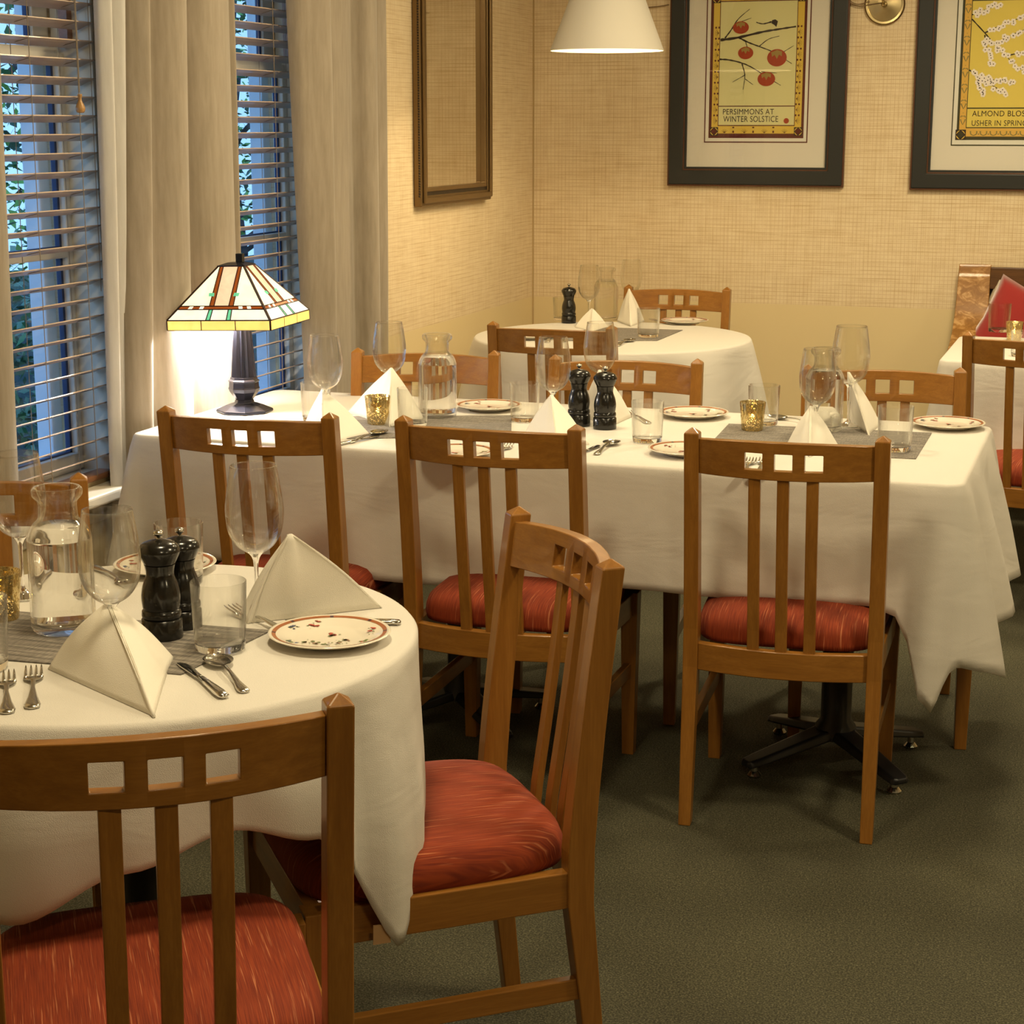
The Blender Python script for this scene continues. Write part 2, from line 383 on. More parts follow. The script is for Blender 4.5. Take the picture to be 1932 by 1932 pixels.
for wi, (y0, y1, z0, z1) in enumerate(WIN):
    root = bpy.data.objects.new('window_%d' % (wi + 1), None); COL.objects.link(root); root['kind'] = 'structure'
    root.location = (XL - .12, (y0 + y1) / 2, z0)
    def P(o): o.location = Vector(o.location) - Vector(root.location); o.parent = root; return o
    ZU, ZM = (1.753, 1.237) if wi == 0 else (1.762, 1.206)
    # jamb lining
    bm = new_bm(); t = .012
    for a, b in ((y0, y0 + t), (y1 - t, y1)): box(bm, XL - .12, XL + .001, a, b, z0, z1)
    box(bm, XL - .12, XL + .001, y0, y1, z1 - t, z1); box(bm, XL - .12, XL + .001, y0, y1, z0, z0 + t)
    P(obj('window_jamb', bm, trim_m))
    # lower sash
    s = .038; gx0, gx1 = XL - .125, XL - .085
    bm = new_bm()
    for a, b in ((y0 + t, y0 + s), (y1 - s, y1 - t)): box(bm, gx0, gx1, a, b, z0 + t, ZU)
    box(bm, gx0, gx1, y0 + s, y1 - s, z0 + t, z0 + .06); box(bm, gx0, gx1, y0 + s, y1 - s, ZM - .012, ZM + .014); box(bm, gx0, gx1, y0 + s, y1 - s, ZU - .03, ZU + .012)
    P(bevel(obj('lower_sash', bm, sash_m), .003))
    # upper sash, set further out with a wide stile
    bm = new_bm()
    for a, b in ((y0 + t, y0 + .075), (y1 - .085, y1 - t)): box(bm, gx0 - .03, gx0 - .001, a, b, ZU, z1 - t)
    box(bm, gx0 - .03, gx0 - .001, y0 + .075, y1 - .085, z1 - .06, z1 - t)
    P(bevel(obj('upper_sash', bm, sash_m), .003))
    bm = new_bm(); box(bm, XL - .08, XL - .055, y1 - .036, y1 - t, ZU + .012, z1 - t)
    P(obj('sash_channel', bm, rail_m))
    # glazing seal and panes
    bm = new_bm()
    for za, zb, ya, yb in ((z0 + .06, ZM - .012, y0 + s, y1 - s), (ZM + .014, ZU - .03, y0 + s, y1 - s)):
        for a, b in ((ya, ya + .01), (yb - .01, yb)): box(bm, gx0 + .008, gx0 + .022, a, b, za, zb)
        box(bm, gx0 + .008, gx0 + .022, ya, yb, za, za + .004)
    box(bm, gx0 - .022, gx0 - .01, y1 - .096, y1 - .085, ZU, z1 - .06)
    P(obj('glazing_seal', bm, seal_m))
    bm = new_bm(); box(bm, gx0 + .012, gx0 + .016, y0 + s, y1 - s, z0 + .06, ZU - .03); box(bm, gx0 - .018, gx0 - .014, y0 + .075, y1 - .085, ZU, z1 - .06)
    P(obj('window_pane', bm, pane_m))
    # exterior casing seen through the glass
    bm = new_bm()
    for a, b in ((y0 - .06, y0 + .02), (y1 - .047, y1 + .06)): box(bm, XO - .035, gx0 - .031, a, b, z0 - .05, z1 + .06)
    box(bm, XO - .06, gx0 - .001, y0, y1, z0 - .03, z0 + .02)
    P(bevel(obj('exterior_casing', bm, ext_m), .004))
    # sill
    bm = new_bm(); box(bm, XL, XL + .085, y0 - .12, y1 + .1, z0 - .045, z0 - .012); box(bm, XL, XL + .02, y0 - .10, y1 + .08, z0 - .11, z0 - .045)
    P(bevel(obj('window_sill', bm, trim_m), .008, 3))
    # interior casing
    bm = new_bm(); cw = .075
    for a, b in ((y0 - cw, y0), (y1, y1 + cw)):
        box(bm, XL, XL + .018, a, b, z0 - .012, z1 + cw)
    box(bm, XL, XL + .018, y0, y1, z1, z1 + cw)
    box(bm, XL + .018, XL + .028, y1 + cw - .02, y1 + cw, z0 - .012, z1 + cw); box(bm, XL + .018, XL + .024, y1 + .008, y1 + .02, z0 - .012, z1 + cw)
    P(bevel(obj('window_casing', bm, trim_m), .003))

def blind(y0, y1, z0, z1, label, with_tassel):
    r = thing('venetian_blind', label, 'blind', (XL - .012, (y0 + y1) / 2, z0), 0, 'wooden venetian blinds'); hy = (y1 - y0) / 2 - .016
    bm = new_bm(); w, th = .025, .0014; tilt = radians(19)
    z = .055; H = z1 - z0
    while z < H - .07:
        ps = []
        for s in (-1, 0, 1):
            for q in (0, 1):
                pass
        up = [(s * w * cos(tilt) - sin(tilt) * c, s * w * sin(tilt) + cos(tilt) * c) for s, c in ((-1, th), (0, th + .0015), (1, th), (1, -th), (0, -th + .0015), (-1, -th))]
        sag = lambda yy: 0
        rings(bm, [[(a, yy, z + b) for a, b in up] for yy in (-hy, hy)])
        z += .0468
    obj('slats', bm, slat_m, r)
    bm = new_bm(); box(bm, -.026, .026, -hy, hy, .001, .017); bevel(obj('bottom_rail', bm, rail_m, r), .004)
    bm = new_bm(); box(bm, -.026, .030, -hy, hy, H - .055, H - .016); bevel(obj('head_rail', bm, rail_m, r), .003)
    bm = new_bm()
    for yy in (-hy + .09, -hy * .33, hy * .33 + .02, hy - .09):
        for xx in (-.026, .026): tube(bm, [(xx, yy, .014), (xx, yy, H - .05)], .0011, 5)
        zz = .055
        while zz < H - .07:
            tube(bm, [(-.024, yy, zz - .0075), (.024, yy, zz + .004)], .0009, 4); zz += .0468
    tube(bm, [(.027, hy - .03, .5), (.027, hy - .03, H - .05)], .0010, 5)
    obj('ladder_cords', bm, cord_m, r)
    if with_tassel:
        ty = 4.0941 - (y0 + y1) / 2; tz = 1.5990 - z0
        bm = new_bm(); tube(bm, [(.038, ty, tz + .05), (.038, ty, H - .04)], .0012, 6); c = obj('pull_cord', bm, cord_m, r)
        bm = new_bm(); lathe(bm, smooth_prof([(0, 0), (.009, .001), (.0125, .010), (.010, .020), (.005, .030), (.0045, .038), (.0065, .046), (0, .047)]), 20)
        o = obj('tassel', bm, tassel_m, r, True); o.location = (.038, ty, tz)
    return r
blind(*WIN[0], 'wooden slat blind lowered over the left window, with a pear-shaped wooden cord pull', True)
blind(*WIN[1], 'wooden slat blind behind the stained glass lamp, between the two curtains', False)

# ---------------- outside the windows ----------------
bm = new_bm(); box(bm, -16, XO - .1, -4, 22, -.55, -.5); o = struct('ground_outside', bm, mat('lawn', (.03, .06, .02), .9))
def foliage(name, cx, cy, zc, rx, ry, rz, n, cols, label, trunk=True, leaf=.075, seed=1):
    rnd = random.Random(seed); r = thing(name, label, 'tree' if trunk else 'shrub', (cx, cy, -.5))
    bm = new_bm()
    for i in range(n):
        u, v = rnd.uniform(0, 2 * pi), rnd.uniform(-1, 1); k = rnd.uniform(.45, 1)
        p = Vector((rx * k * sqrt(1 - v * v) * cos(u), ry * k * sqrt(1 - v * v) * sin(u), zc + .5 + rz * k * v))
        if p.z < .02: p.z = .02 + rnd.random() * .1
        d = Vector((rnd.uniform(-1, 1), rnd.uniform(-1, 1), rnd.uniform(-.8, .5))).normalized(); s = d.cross(Vector((rnd.uniform(-1, 1), rnd.uniform(-1, 1), 1))).normalized(); l = leaf * rnd.uniform(.7, 1.5)
        a, b, c, e = [bm.verts.new(q) for q in (p, p + d * l * .5 + s * l * .28, p + d * l, p + d * l * .5 - s * l * .28)]
        f = bm.faces.new((a, b, c, e)); f.material_index = rnd.randrange(len(cols))
    obj('foliage', bm, None, r, mats=cols)
    if trunk:
        bm = new_bm(); tube(bm, [(0, 0, 0), (.05, .03, zc * .5), (-.05, .06, zc), (.1, 0, zc + .5 + rz * .5)], [.09, .07, .05, .02], 8)
        for k in range(9):
            a = rnd.uniform(0, 6.28); z = rnd.uniform(.3, 1) * (zc + .3)
            tube(bm, cr3([(0, 0, z), (rx * .4 * cos(a), ry * .4 * sin(a), z + .25), (rx * .9 * cos(a), ry * .9 * sin(a), z + .35 + rnd.uniform(0, .4))], 3), .022, 5)
        obj('trunk', bm, mat('bark', (.06, .05, .05), .9), r)
    return r
leafs = [mat('leaf_dark', (.05, .11, .06), .6), mat('leaf_mid', (.08, .22, .08), .6), mat('leaf_light', (.25, .5, .10), .6)]
foliage('garden_tree', -7.0, 10.0, 2.1, .8, 1.05, 1.6, 2600, leafs, 'leafy garden tree outside, seen between the slats of the left window', seed=3)
foliage('garden_tree', -7.6, 14.6, 1.9, .9, 1.2, 1.7, 2600, leafs, 'leafy garden tree outside, seen through the blind behind the stained glass lamp', seed=5)
foliage('garden_shrub', -5.2, 7.7, .45, .5, .6, .7, 1500, leafs[:2] + [mat('leaf_pale', (.20, .34, .22), .6)], 'low leafy shrub outside the bottom of the left window', False, .06, seed=8)
r = thing('garden_fence', 'dark horizontal board fence outside, low behind the left window blind', 'fence', (-6.4, 10.0, -.5))
bm = new_bm()
for k in range(7): box(bm, -.012, .012, -3.2, 5.5, .06 + k * .15, .185 + k * .15)
obj('fence_boards', bm, mat('weathered_fence', (.06, .10, .10), .8), r)
for yy in (-3.1, -.9, 1.3, 3.4, 5.4):
    bm = new_bm(); box(bm, -.06, -.013, yy - .03, yy + .03, 0, 1.16); obj('fence_post', bm, mat('fence_post_wood', (.04, .06, .06), .8), r)

# ---------------- curtains ----------------
def curtain(top, bot, x0, zt, zb, amp, nf, label, group='taupe curtains at the windows', phase=0, dx=0, nz=26, lining=None, tie=0, sharp=.6):
    """top/bot: (y0, y1) spans; folds run down"""
    o = bm = new_bm(); n = nf * 14 + 1; rs = []
    for j in range(nz + 1):
        v = j / nz; z = zt + (zb - zt) * v; ya = top[0] + (bot[0] - top[0]) * v ** 1.15; yb = top[1] + (bot[1] - top[1]) * v ** 1.15
        row = []
        for i in range(n):
            u = i / (n - 1); w = u + .012 * sin(3.1 * v + 7 * u)
            ph = 2 * pi * (nf * w) + phase + .5 * sin(2.2 * v + 5 * u)
            s = sin(ph) + sharp * .3 * sin(2 * ph + .7) + .18 * sin(ph * .37 + 1.9)
            row.append((x0 + dx * v + amp * (1 - .25 * v) * s, ya + (yb - ya) * u + amp * .30 * cos(ph), z))
        rs.append(row)
    vs = [[bm.verts.new(p) for p in r] for r in rs]
    for a, b in zip(vs[:-1], vs[1:]):
        for i in range(n - 1): bm.faces.new((a[i], a[i + 1], b[i + 1], b[i]))
    o = obj('curtain', bm, curt_m, None, True); so = o.modifiers.new('thick', 'SOLIDIFY'); so.thickness = .003; so.offset = 0
    tag(o, label, 'curtain', group); return o
ZT = 2.42
def fold_curtain(ct, cb, x0, A, label, zb=.03, nz=24, k=12, m=None, parent=None, name='curtain', base=-.0):
    """ct/cb: crease positions along the wall at the top and at the height 0.75; rounded folds swell into the room between the creases"""
    bm = new_bm(); vs = []
    for j in range(nz + 1):
        v = j / nz; z = ZT + (zb - ZT) * v; w = min(1.0, (ZT - z) / (ZT - .75)); row = []
        w = w ** 1.1
        C = [a + (b - a) * w for a, b in zip(ct, cb)]
        for i in range(len(C) - 1):
            for q in range(k + (1 if i == len(C) - 2 else 0)):
                t = q / k; prof = max(0, sin(pi * t)) ** .62
                amp = A[i] * (1 - .15 * v) + .004 * sin(5 * v + i * 2)
                row.append(bm.verts.new((x0 + amp * prof, C[i] + (C[i + 1] - C[i]) * (t + .10 * sin(2 * pi * t) * sin(i * 2.1 + 1)), z)))
        vs.append(row)
    for a, b in zip(vs[:-1], vs[1:]):
        for i in range(len(a) - 1): bm.faces.new((a[i], a[i + 1], b[i + 1], b[i]))
    o = obj(name, bm, m or curt_m, parent, True); so = o.modifiers.new('thick', 'SOLIDIFY'); so.thickness = .003; so.offset = 0
    if not parent: tag(o, label, 'curtain', 'taupe curtains at the windows')
    return o
E1 = 3.6179; E1b = 3.5700
fold_curtain([E1 - .42, E1 - .30, E1 - .17, E1], [E1b - .42, E1b - .30, E1b - .15, E1b], -2.49, [.06, .07, .08], 'taupe curtain at the far left edge, left of the window blind')
c2 = fold_curtain([4.2509, 4.3490, 4.5035, 4.7181, 4.7728],
                  [4.1580, 4.2740, 4.4737, 4.7094, 4.7630], -2.505, [.055, .085, .10, .06], 'taupe curtain between the two windows, hanging behind the lit lamp')
fold_curtain([4.1518, 4.2188, 4.2769, 4.2790], [4.1133, 4.1557, 4.1880, 4.1755], -2.53, [.03, .04, .035], '', m=lining_m, parent=c2, name='curtain_lining')
fold_curtain([5.2146, 5.5040, 5.7315, 5.8422, 5.9777],
             [5.3015, 5.4849, 5.7259, 5.8190, 5.9739], -2.52, [.085, .010, .07, .05], 'taupe curtain right of the lamp window, beside the tall mirror')

# ---------------- mirror ----------------
def frame_ring(bm, u0, u1, v0, v1, w, d0, d1, to3, mi=0):
    """rectangular moulding; outer u0..u1,v0..v1; width w; from depth d0 to d1"""
    O = [(u0, v0), (u1, v0), (u1, v1), (u0, v1)]; I = [(u0 + w, v0 + w), (u1 - w, v0 + w), (u1 - w, v1 - w), (u0 + w, v1 - w)]
    sets = [[bm.verts.new(to3(u, v, d)) for u, v in q] for q, d in ((O, d0), (O, d1), (I, d1), (I, d0))]
    for k in range(4):
        a, b = sets[k], sets[(k + 1) % 4]
        for i in range(4):
            j = (i + 1) % 4; bm.faces.new((a[i], a[j], b[j], b[i])).material_index = mi
my0, my1, mz0, mz1 = 6.4193, 7.2112, 1.2643, 2.55
mr = thing('wall_mirror', 'tall narrow mirror in a bronze beaded frame beside the curtain', 'mirror', (XL, (my0 + my1) / 2, mz0))
hw = (my1 - my0) / 2
to3 = lambda u, v, d: (d, u, v)
bm = new_bm(); frame_ring(bm, -hw, hw, 0, mz1 - mz0, .042, .002, .034, to3); frame_ring(bm, -hw + .012, hw - .012, .012, mz1 - mz0 - .012, .022, .034, .046, to3)
bevel(obj('frame', bm, bronze_m, mr), .006, 3)
bm = new_bm(); frame_ring(bm, -hw + .040, hw - .040, .040, mz1 - mz0 - .040, .016, .010, .030, to3); obj('inner_moulding', bm, black_bead, mr)
bm = new_bm(); frame_ring(bm, -hw + .054, hw - .054, .054, mz1 - mz0 - .054, .016, .010, .034, to3); bevel(obj('inner_frame', bm, bronze_m, mr), .004)
for s in (-hw + .001, hw - .001):
    bm = new_bm(); zz = .04
    while zz < .95:
        bmesh.ops.create_icosphere(bm, subdivisions=1, radius=.0048, matrix=Matrix.Translation((.026, s, zz))); zz += .0095
    obj('beading', bm, black_bead, mr, True)
bm = new_bm(); box(bm, .008, .012, -hw + .06, hw - .06, .06, mz1 - mz0 - .06); obj('mirror_glass', bm, mirror_m, mr)

# ---------------- framed prints ----------------
def col(n, c, r=.7): return mat(n, c, r)
ink = col('print_ink', (.035, .018, .010)); maroon = col('print_maroon', (.13, .02, .008)); gold_pr = col('print_gold', (.80, .56, .08))
cream_pr = col('print_cream', (.80, .74, .36)); paper_w = col('print_paper', (.88, .84, .72)); persim = col('persimmon_red', (.42, .055, .012)); calyx = col('calyx_olive', (.36, .24, .06))
yellow_pr = col('print_yellow', (.84, .66, .13)); blossom = col('blossom_white', (.90, .82, .74)); olive = col('print_olive', (.06, .055, .02)); sage = col('print_sage', (.28, .24, .08))
def flat(bm, x0, x1, z0, z1, y, mi=0, th=.0004): box(bm, x0, x1, y - th, y, z0, z1, mi)
def poly(bm, pts, y, th=.0004, mi=0):
    a = [bm.verts.new((p[0], y - th, p[1])) for p in pts]; b = [bm.verts.new((p[0], y, p[1])) for p in pts]
    bm.faces.new(a[::-1]).material_index = mi; bm.faces.new(b).material_index = mi
    for i in range(len(pts)):
        j = (i + 1) % len(pts); bm.faces.new((a[i], a[j], b[j], b[i])).material_index = mi
def disc(bm, cx, cz, rx, rz, y, n=20, th=.0004, mi=0, a0=0, a1=2 * pi):
    full = a1 - a0 > 6.2
    pts = [(cx + rx * cos(a0 + (a1 - a0) * i / (n if full else n - 1)), cz + rz * sin(a0 + (a1 - a0) * i / (n if full else n - 1))) for i in range(n)]
    poly(bm, pts, y, th, mi)
def branch(bm, pts, y, w0, w1, th=.0004):
    P_ = cr3([(p[0], p[1], 0) for p in pts], 5); n = len(P_); Lf = []; Rt = []
    for i, p in enumerate(P_):
        a = P_[max(i - 1, 0)]; b = P_[min(i + 1, n - 1)]; dx, dz = b[0] - a[0], b[1] - a[1]; l = math.hypot(dx, dz) or 1
        w = (w0 + (w1 - w0) * i / (n - 1)) / 2 * (1 + .25 * sin(i * 2.3)); Lf.append((p[0] - dz / l * w, p[1] + dx / l * w)); Rt.append((p[0] + dz / l * w, p[1] - dx / l * w))
    poly(bm, Lf + Rt[::-1], y, th)
def ringp(bm, x0, x1, z0, z1, w, y, mi=0):
    for a in ((x0, x1, z0, z0 + w), (x0, x1, z1 - w, z1), (x0, x0 + w, z0 + w, z1 - w), (x1 - w, x1, z0 + w, z1 - w)): flat(bm, *a, y, mi)
def lettering(text, x0, x1, z0, h, y, m, parent, name='lettering'):
    cu = bpy.data.curves.new('text', 'FONT'); cu.body = text; cu.size = 1; cu.space_character = 1.06
    to = bpy.data.objects.new('text', cu); COL.objects.link(to)
    dg = bpy.context.evaluated_depsgraph_get(); me = bpy.data.meshes.new_from_object(to.evaluated_get(dg))
    bpy.data.objects.remove(to); bpy.data.curves.remove(cu)
    xs = [v.co.x for v in me.vertices]; ys = [v.co.y for v in me.vertices]; ax, bx, ay, by = min(xs), max(xs), min(ys), max(ys)
    for v in me.vertices: v.co = Vector((x0 + (v.co.x - ax) / (bx - ax) * (x1 - x0), y, z0 + (v.co.y - ay) / (by - ay) * h))
    me.materials.append(m); o = bpy.data.objects.new(name, me); COL.objects.link(o); o.parent = parent; return o

def picture(fx0, fx1, fz0, fz1, label):
    r = thing('framed_print', label, 'picture', (0, YB, 0), 0, 'framed prints on the back wall'); d = -.001
    t3 = lambda u, v, dd: (u, -dd, v)
    bm = new_bm(); frame_ring(bm, fx0 + .006, fx1 - .006, fz0 + .006, fz1 - .006, .062, .002, .030, t3); bevel(obj('frame', bm, blk_frame, r), .004)
    bm = new_bm(); frame_ring(bm, fx0, fx1, fz0, fz1, .010, .001, .026, t3); frame_ring(bm, fx0 + .066, fx1 - .066, fz0 + .066, fz1 - .066, .007, .006, .024, t3)
    bevel(obj('frame_edging', bm, brn_edge, r), .002)
    bm = new_bm(); frame_ring(bm, fx0 + .072, fx1 - .072, fz0 + .072, fz1 - .072, .010, .005, .018, t3); obj('inner_lip', bm, blk_frame, r)
    bm = new_bm(); box(bm, fx0 + .07, fx1 - .07, -.008, -.004, fz0 + .07, fz1 - .07); obj('mat_board', bm, matboard, r)
    bm = new_bm(); box(bm, fx0 + .078, fx1 - .078, -.0135, -.012, fz0 + .078, fz1 - .078); obj('picture_glass', bm, pane_m, r)
    return r
# first print: persimmons
f1 = picture(-1.9501, -1.1799, 1.3075, 2.42, 'black framed persimmon branch print left of the brass sconce')
pk = new_bm(); Y0 = -.0085
A = [(-1.7925, 1.4932), (-1.3412, 1.4946)]
px0, px1, pz0 = A[0][0], A[1][0], A[0][1]; PH = .72
flat(pk, px0, px1, pz0, pz0 + PH, Y0); pr1 = obj('print', pk, maroon, f1)
bm = new_bm(); flat(bm, px0 + .005, px1 - .005, pz0 + .005, pz0 + PH - .005, Y0 - .0005); obj('paper', bm, paper_w, pr1)
ix0, ix1 = -1.7729, -1.3589; iz0 = 1.5128; iz1 = 2.1065
bm = new_bm(); flat(bm, ix0, ix1, iz0, iz1, Y0 - .001); obj('border_ground', bm, maroon, pr1)
bx0, bx1 = -1.7605, -1.3699; cx0, cx1 = -1.7305, -1.4009
zc0 = 1.5678; zc1 = 1.6493; zb0 = 1.5319; ztop = 2.0826
bm = new_bm(); flat(bm, bx0, cx0 - .003, zb0, iz1 - .01, Y0 - .0015); flat(bm, cx1 + .003, bx1, zb0, iz1 - .01, Y0 - .0015); flat(bm, cx0 - .003, cx1 + .003, zb0, zc0 - .004, Y0 - .0015); flat(bm, cx0 - .003, cx1 + .003, ztop + .004, iz1 - .01, Y0 - .0015)
obj('gold_border', bm, gold_pr, pr1)
bm = new_bm(); flat(bm, cx0, cx1, zc0, zc1 - .004, Y0 - .0015); flat(bm, cx0, cx1, zc1, ztop, Y0 - .0015); obj('picture_ground', bm, cream_pr, pr1)
bm = new_bm()
def fan(bm, cx, cz, w, h, ang, y):
    for k in range(-2, 3):
        a = ang + k * .42; branch(bm, [(cx, cz), (cx + cos(a) * h * .5, cz + sin(a) * h * .5), (cx + cos(a) * h, cz + sin(a) * h)], y, .0014, .0008)
for s in range(9):
    z = zc0 + .018 + s * .046
    fan(bm, cx0 - .006, z, .02, .019, pi, Y0 - .002); fan(bm, cx1 + .006, z, .02, .019, 0, Y0 - .002)
    for q in (-1, 1):
        c = (bx0 + cx0) / 2 if q < 0 else (bx1 + cx1) / 2
        disc(bm, c + .004 * q, z + .023, .004, .0045, Y0 - .002, 10); flat(bm, c - .009 * q - .003, c - .009 * q + .003, z + .019, z + .027, Y0 - .002)
for s in range(4):
    x = cx0 + .028 + s * (cx1 - cx0 - .05) / 3.2; fan(bm, x, zb0 + .002, .02, .017, pi / 2, Y0 - .002)
    if s < 3: disc(bm, x + .0385, zc0 - .010, .005, .003, Y0 - .002, 10); flat(bm, x + .035, x + .042, zb0 + .003, zb0 + .012, Y0 - .002)
obj('border_pattern', bm, maroon, pr1)
bm = new_bm(); bmi = new_bm()
for (cx, cz) in ((bx0 + .012, zb0 + .009), (bx1 - .012, zb0 + .009), (bx0 + .012, ztop + .014), (bx1 - .012, ztop + .014)):
    flat(bm, cx - .018, cx + .018, cz - .018, cz + .018, Y0 - .0021)
    for k in range(4): disc(bmi, cx, cz, .0165, .0165, Y0 - .0026, 9, a0=k * pi / 2 + .12, a1=(k + 1) * pi / 2 - .12)
obj('corner_medallions', bm, ink, pr1); o = obj('medallion_quarters', bmi, gold_pr, pr1)
bm = new_bm()
for (cx, cz) in ((bx0 + .012, zb0 + .009), (bx1 - .012, zb0 + .009), (bx0 + .012, ztop + .014), (bx1 - .012, ztop + .014)):
    disc(bm, cx, cz, .0115, .0115, Y0 - .0031, 18)
    for k in range(3): pass
obj('medallion_centres', bm, maroon, pr1)
bm = new_bm(); yb_ = Y0 - .0025
for pts, w0, w1 in (
    ([(-1.7291, 1.9252), (-1.6543, 1.9340), (-1.5450, 1.9565), (-1.4770, 1.9663), (-1.4050, 1.9760)], .011, .006),
    ([(-1.7096, 1.9326), (-1.6828, 1.9674), (-1.6541, 2.0108), (-1.6048, 2.0513)], .006, .002),
    ([(-1.6497, 1.9339), (-1.6078, 1.9136), (-1.5591, 1.8954), (-1.5014, 1.8727), (-1.4181, 1.8236)], .007, .002),
    ([(-1.5614, 1.8954), (-1.5212, 1.9255), (-1.4739, 1.9379)], .004, .0018), ([(-1.6217, 1.9204), (-1.6143, 1.9005), (-1.6092, 1.8828)], .003, .002),
    ([(-1.7306, 1.8445), (-1.6911, 1.8419), (-1.6330, 1.8280), (-1.5864, 1.8077), (-1.5210, 1.7674), (-1.4629, 1.7339)], .007, .002),
    ([(-1.6330, 1.8258), (-1.6203, 1.7859), (-1.6196, 1.7593), (-1.6254, 1.7172)], .005, .0018),
    ([(-1.6201, 1.7770), (-1.6725, 1.7486)], .003, .0015), ([(-1.6174, 1.7615), (-1.5821, 1.7369)], .003, .0015),
    ([(-1.5493, 1.7919), (-1.4805, 1.7846)], .003, .0015), ([(-1.4626, 1.8678), (-1.4115, 1.8978)], .003, .0015), ([(-1.6628, 1.9934), (-1.5969, 2.0141)], .003, .0015)):
    branch(bm, pts, yb_, w0, w1)
obj('branches', bm, ink, pr1)
bm = new_bm(); bc = new_bm()
for (cx, cz), rx, rz in (((-1.6416, 1.9755), .0345, .026), ((-1.6180, 1.8697), .033, .026), ((-1.4824, 1.8484), .042, .036), ((-1.5254, 1.7608), .038, .030)):
    disc(bm, cx, cz, rx, rz, Y0 - .0031, 28)
    poly(bc, [(cx - rx * .6, cz + rz * .62), (cx - rx * .5, cz + rz * .1), (cx - rx * .25, cz + rz * .35), (cx, cz - rz * .15), (cx + rx * .2, cz + rz * .35), (cx + rx * .5, cz + rz * .15), (cx + rx * .5, cz + rz * .72), (cx, cz + rz * .9)], Y0 - .0035)
obj('persimmons', bm, persim, pr1); obj('calyxes', bc, calyx, pr1)
bm = new_bm(); branch(bm, [(-1.5758, 1.9963), (-1.5459, 1.9892), (-1.5098, 1.9973)], Y0 - .0031, .003, .006)
poly(bm, [(-1.5096, 1.9908), (-1.5077, 2.0038), (-1.4942, 2.0068), (-1.4826, 1.9990), (-1.4887, 1.9752), (-1.4980, 1.9841)], Y0 - .0031); obj('bird', bm, ink, pr1)
lettering('PERSIMMONS AT', -1.7109, -1.4888, 1.6125, 0.0234, Y0 - .0025, ink, pr1)
lettering('WINTER SOLSTICE', -1.7089, -1.4695, 1.5812, 0.0246, Y0 - .0025, ink, pr1)
bm = new_bm(); p = (-1.4342, 1.5855); disc(bm, p[0], p[1], .0115, .0115, Y0 - .0025, 18); obj('red_seal', bm, persim, pr1)

# second print: blossom
f2 = picture(-0.9015, -0.1313, 1.3012, 2.42, 'black framed almond blossom print right of the brass sconce, cut by the photo edge')
qx0 = -0.7410; qz0 = 1.4834; dw = px1 - px0
bm = new_bm(); flat(bm, qx0, qx0 + dw, qz0, qz0 + PH, Y0); pr2 = obj('print', bm, olive, f2)
bm = new_bm(); flat(bm, qx0 + .0045, qx0 + dw - .0045, qz0 + .005, qz0 + PH - .005, Y0 - .0005); obj('paper', bm, paper_w, pr2)
jx0 = -0.7197; jz0 = 1.5073; jx1 = jx0 + (ix1 - ix0); jz1 = jz0 + .68
bm = new_bm(); flat(bm, jx0, jx1, jz0, jz1, Y0 - .001); obj('border_ground', bm, olive, pr2)
kx0 = -0.6804; kx1 = jx1 - (kx0 - jx0); kz = 1.5592; kz1 = 1.6387; kt = 2.0650
bm = new_bm(); flat(bm, jx0 + .010, kx0 - .003, jz0 + .012, jz1 - .01, Y0 - .0015); flat(bm, kx1 + .003, jx1 - .01, jz0 + .012, jz1 - .01, Y0 - .0015); flat(bm, kx0 - .003, kx1 + .003, jz0 + .014, kz - .004, Y0 - .0015)
obj('gold_border', bm, mat('print_orange', (.80, .48, .09), .7), pr2)
bm = new_bm(); flat(bm, kx0, kx1, kz, kz1 - .005, Y0 - .0015); flat(bm, kx0, kx1, kz1, kt, Y0 - .0015); obj('picture_ground', bm, yellow_pr, pr2)
bm = new_bm(); cxm = (jx0 + .010 + kx0 - .003) / 2
for s in range(9):
    z = kz + .01 + s * .064
    for q in (-1, 1): branch(bm, [(cxm, z), (cxm + q * .006, z + .012), (cxm + q * .010, z + .022)], Y0 - .002, .002, .006)
    for q in (-1, 1): branch(bm, [(cxm, z + .034), (cxm + q * .006, z + .036), (cxm + q * .010, z + .030)], Y0 - .002, .002, .005)
    disc(bm, cxm, z + .048, .0016, .0016, Y0 - .002, 8)
for s in range(7):
    x = kx0 + .03 + s * .040
    for q in (-1, 1): branch(bm, [(x, jz0 + .018), (x + q * .011, jz0 + .024), (x + q * .013, jz0 + .036)], Y0 - .002, .003, .006)
    disc(bm, x + .02, jz0 + .024, .0028, .0028, Y0 - .002, 8)
obj('border_pattern', bm, sage, pr2)
bm = new_bm(); cm = (jx0 + .017, jz0 + .021); flat(bm, cm[0] - .021, cm[0] + .021, cm[1] - .021, cm[1] + .021, Y0 - .0021); obj('corner_medallion', bm, ink, pr2)
bm = new_bm()
for k in range(4): disc(bm, cm[0], cm[1], .0185, .0185, Y0 - .0026, 9, a0=k * pi / 2 + .14, a1=(k + 1) * pi / 2 - .14)
obj('medallion_quarters', bm, gold_pr, pr2)
bm = new_bm(); disc(bm, cm[0], cm[1], .0115, .0115, Y0 - .0031, 16); obj('medallion_centre', bm, olive, pr2)
bm = new_bm(); bf = new_bm(); rnd = random.Random(4)
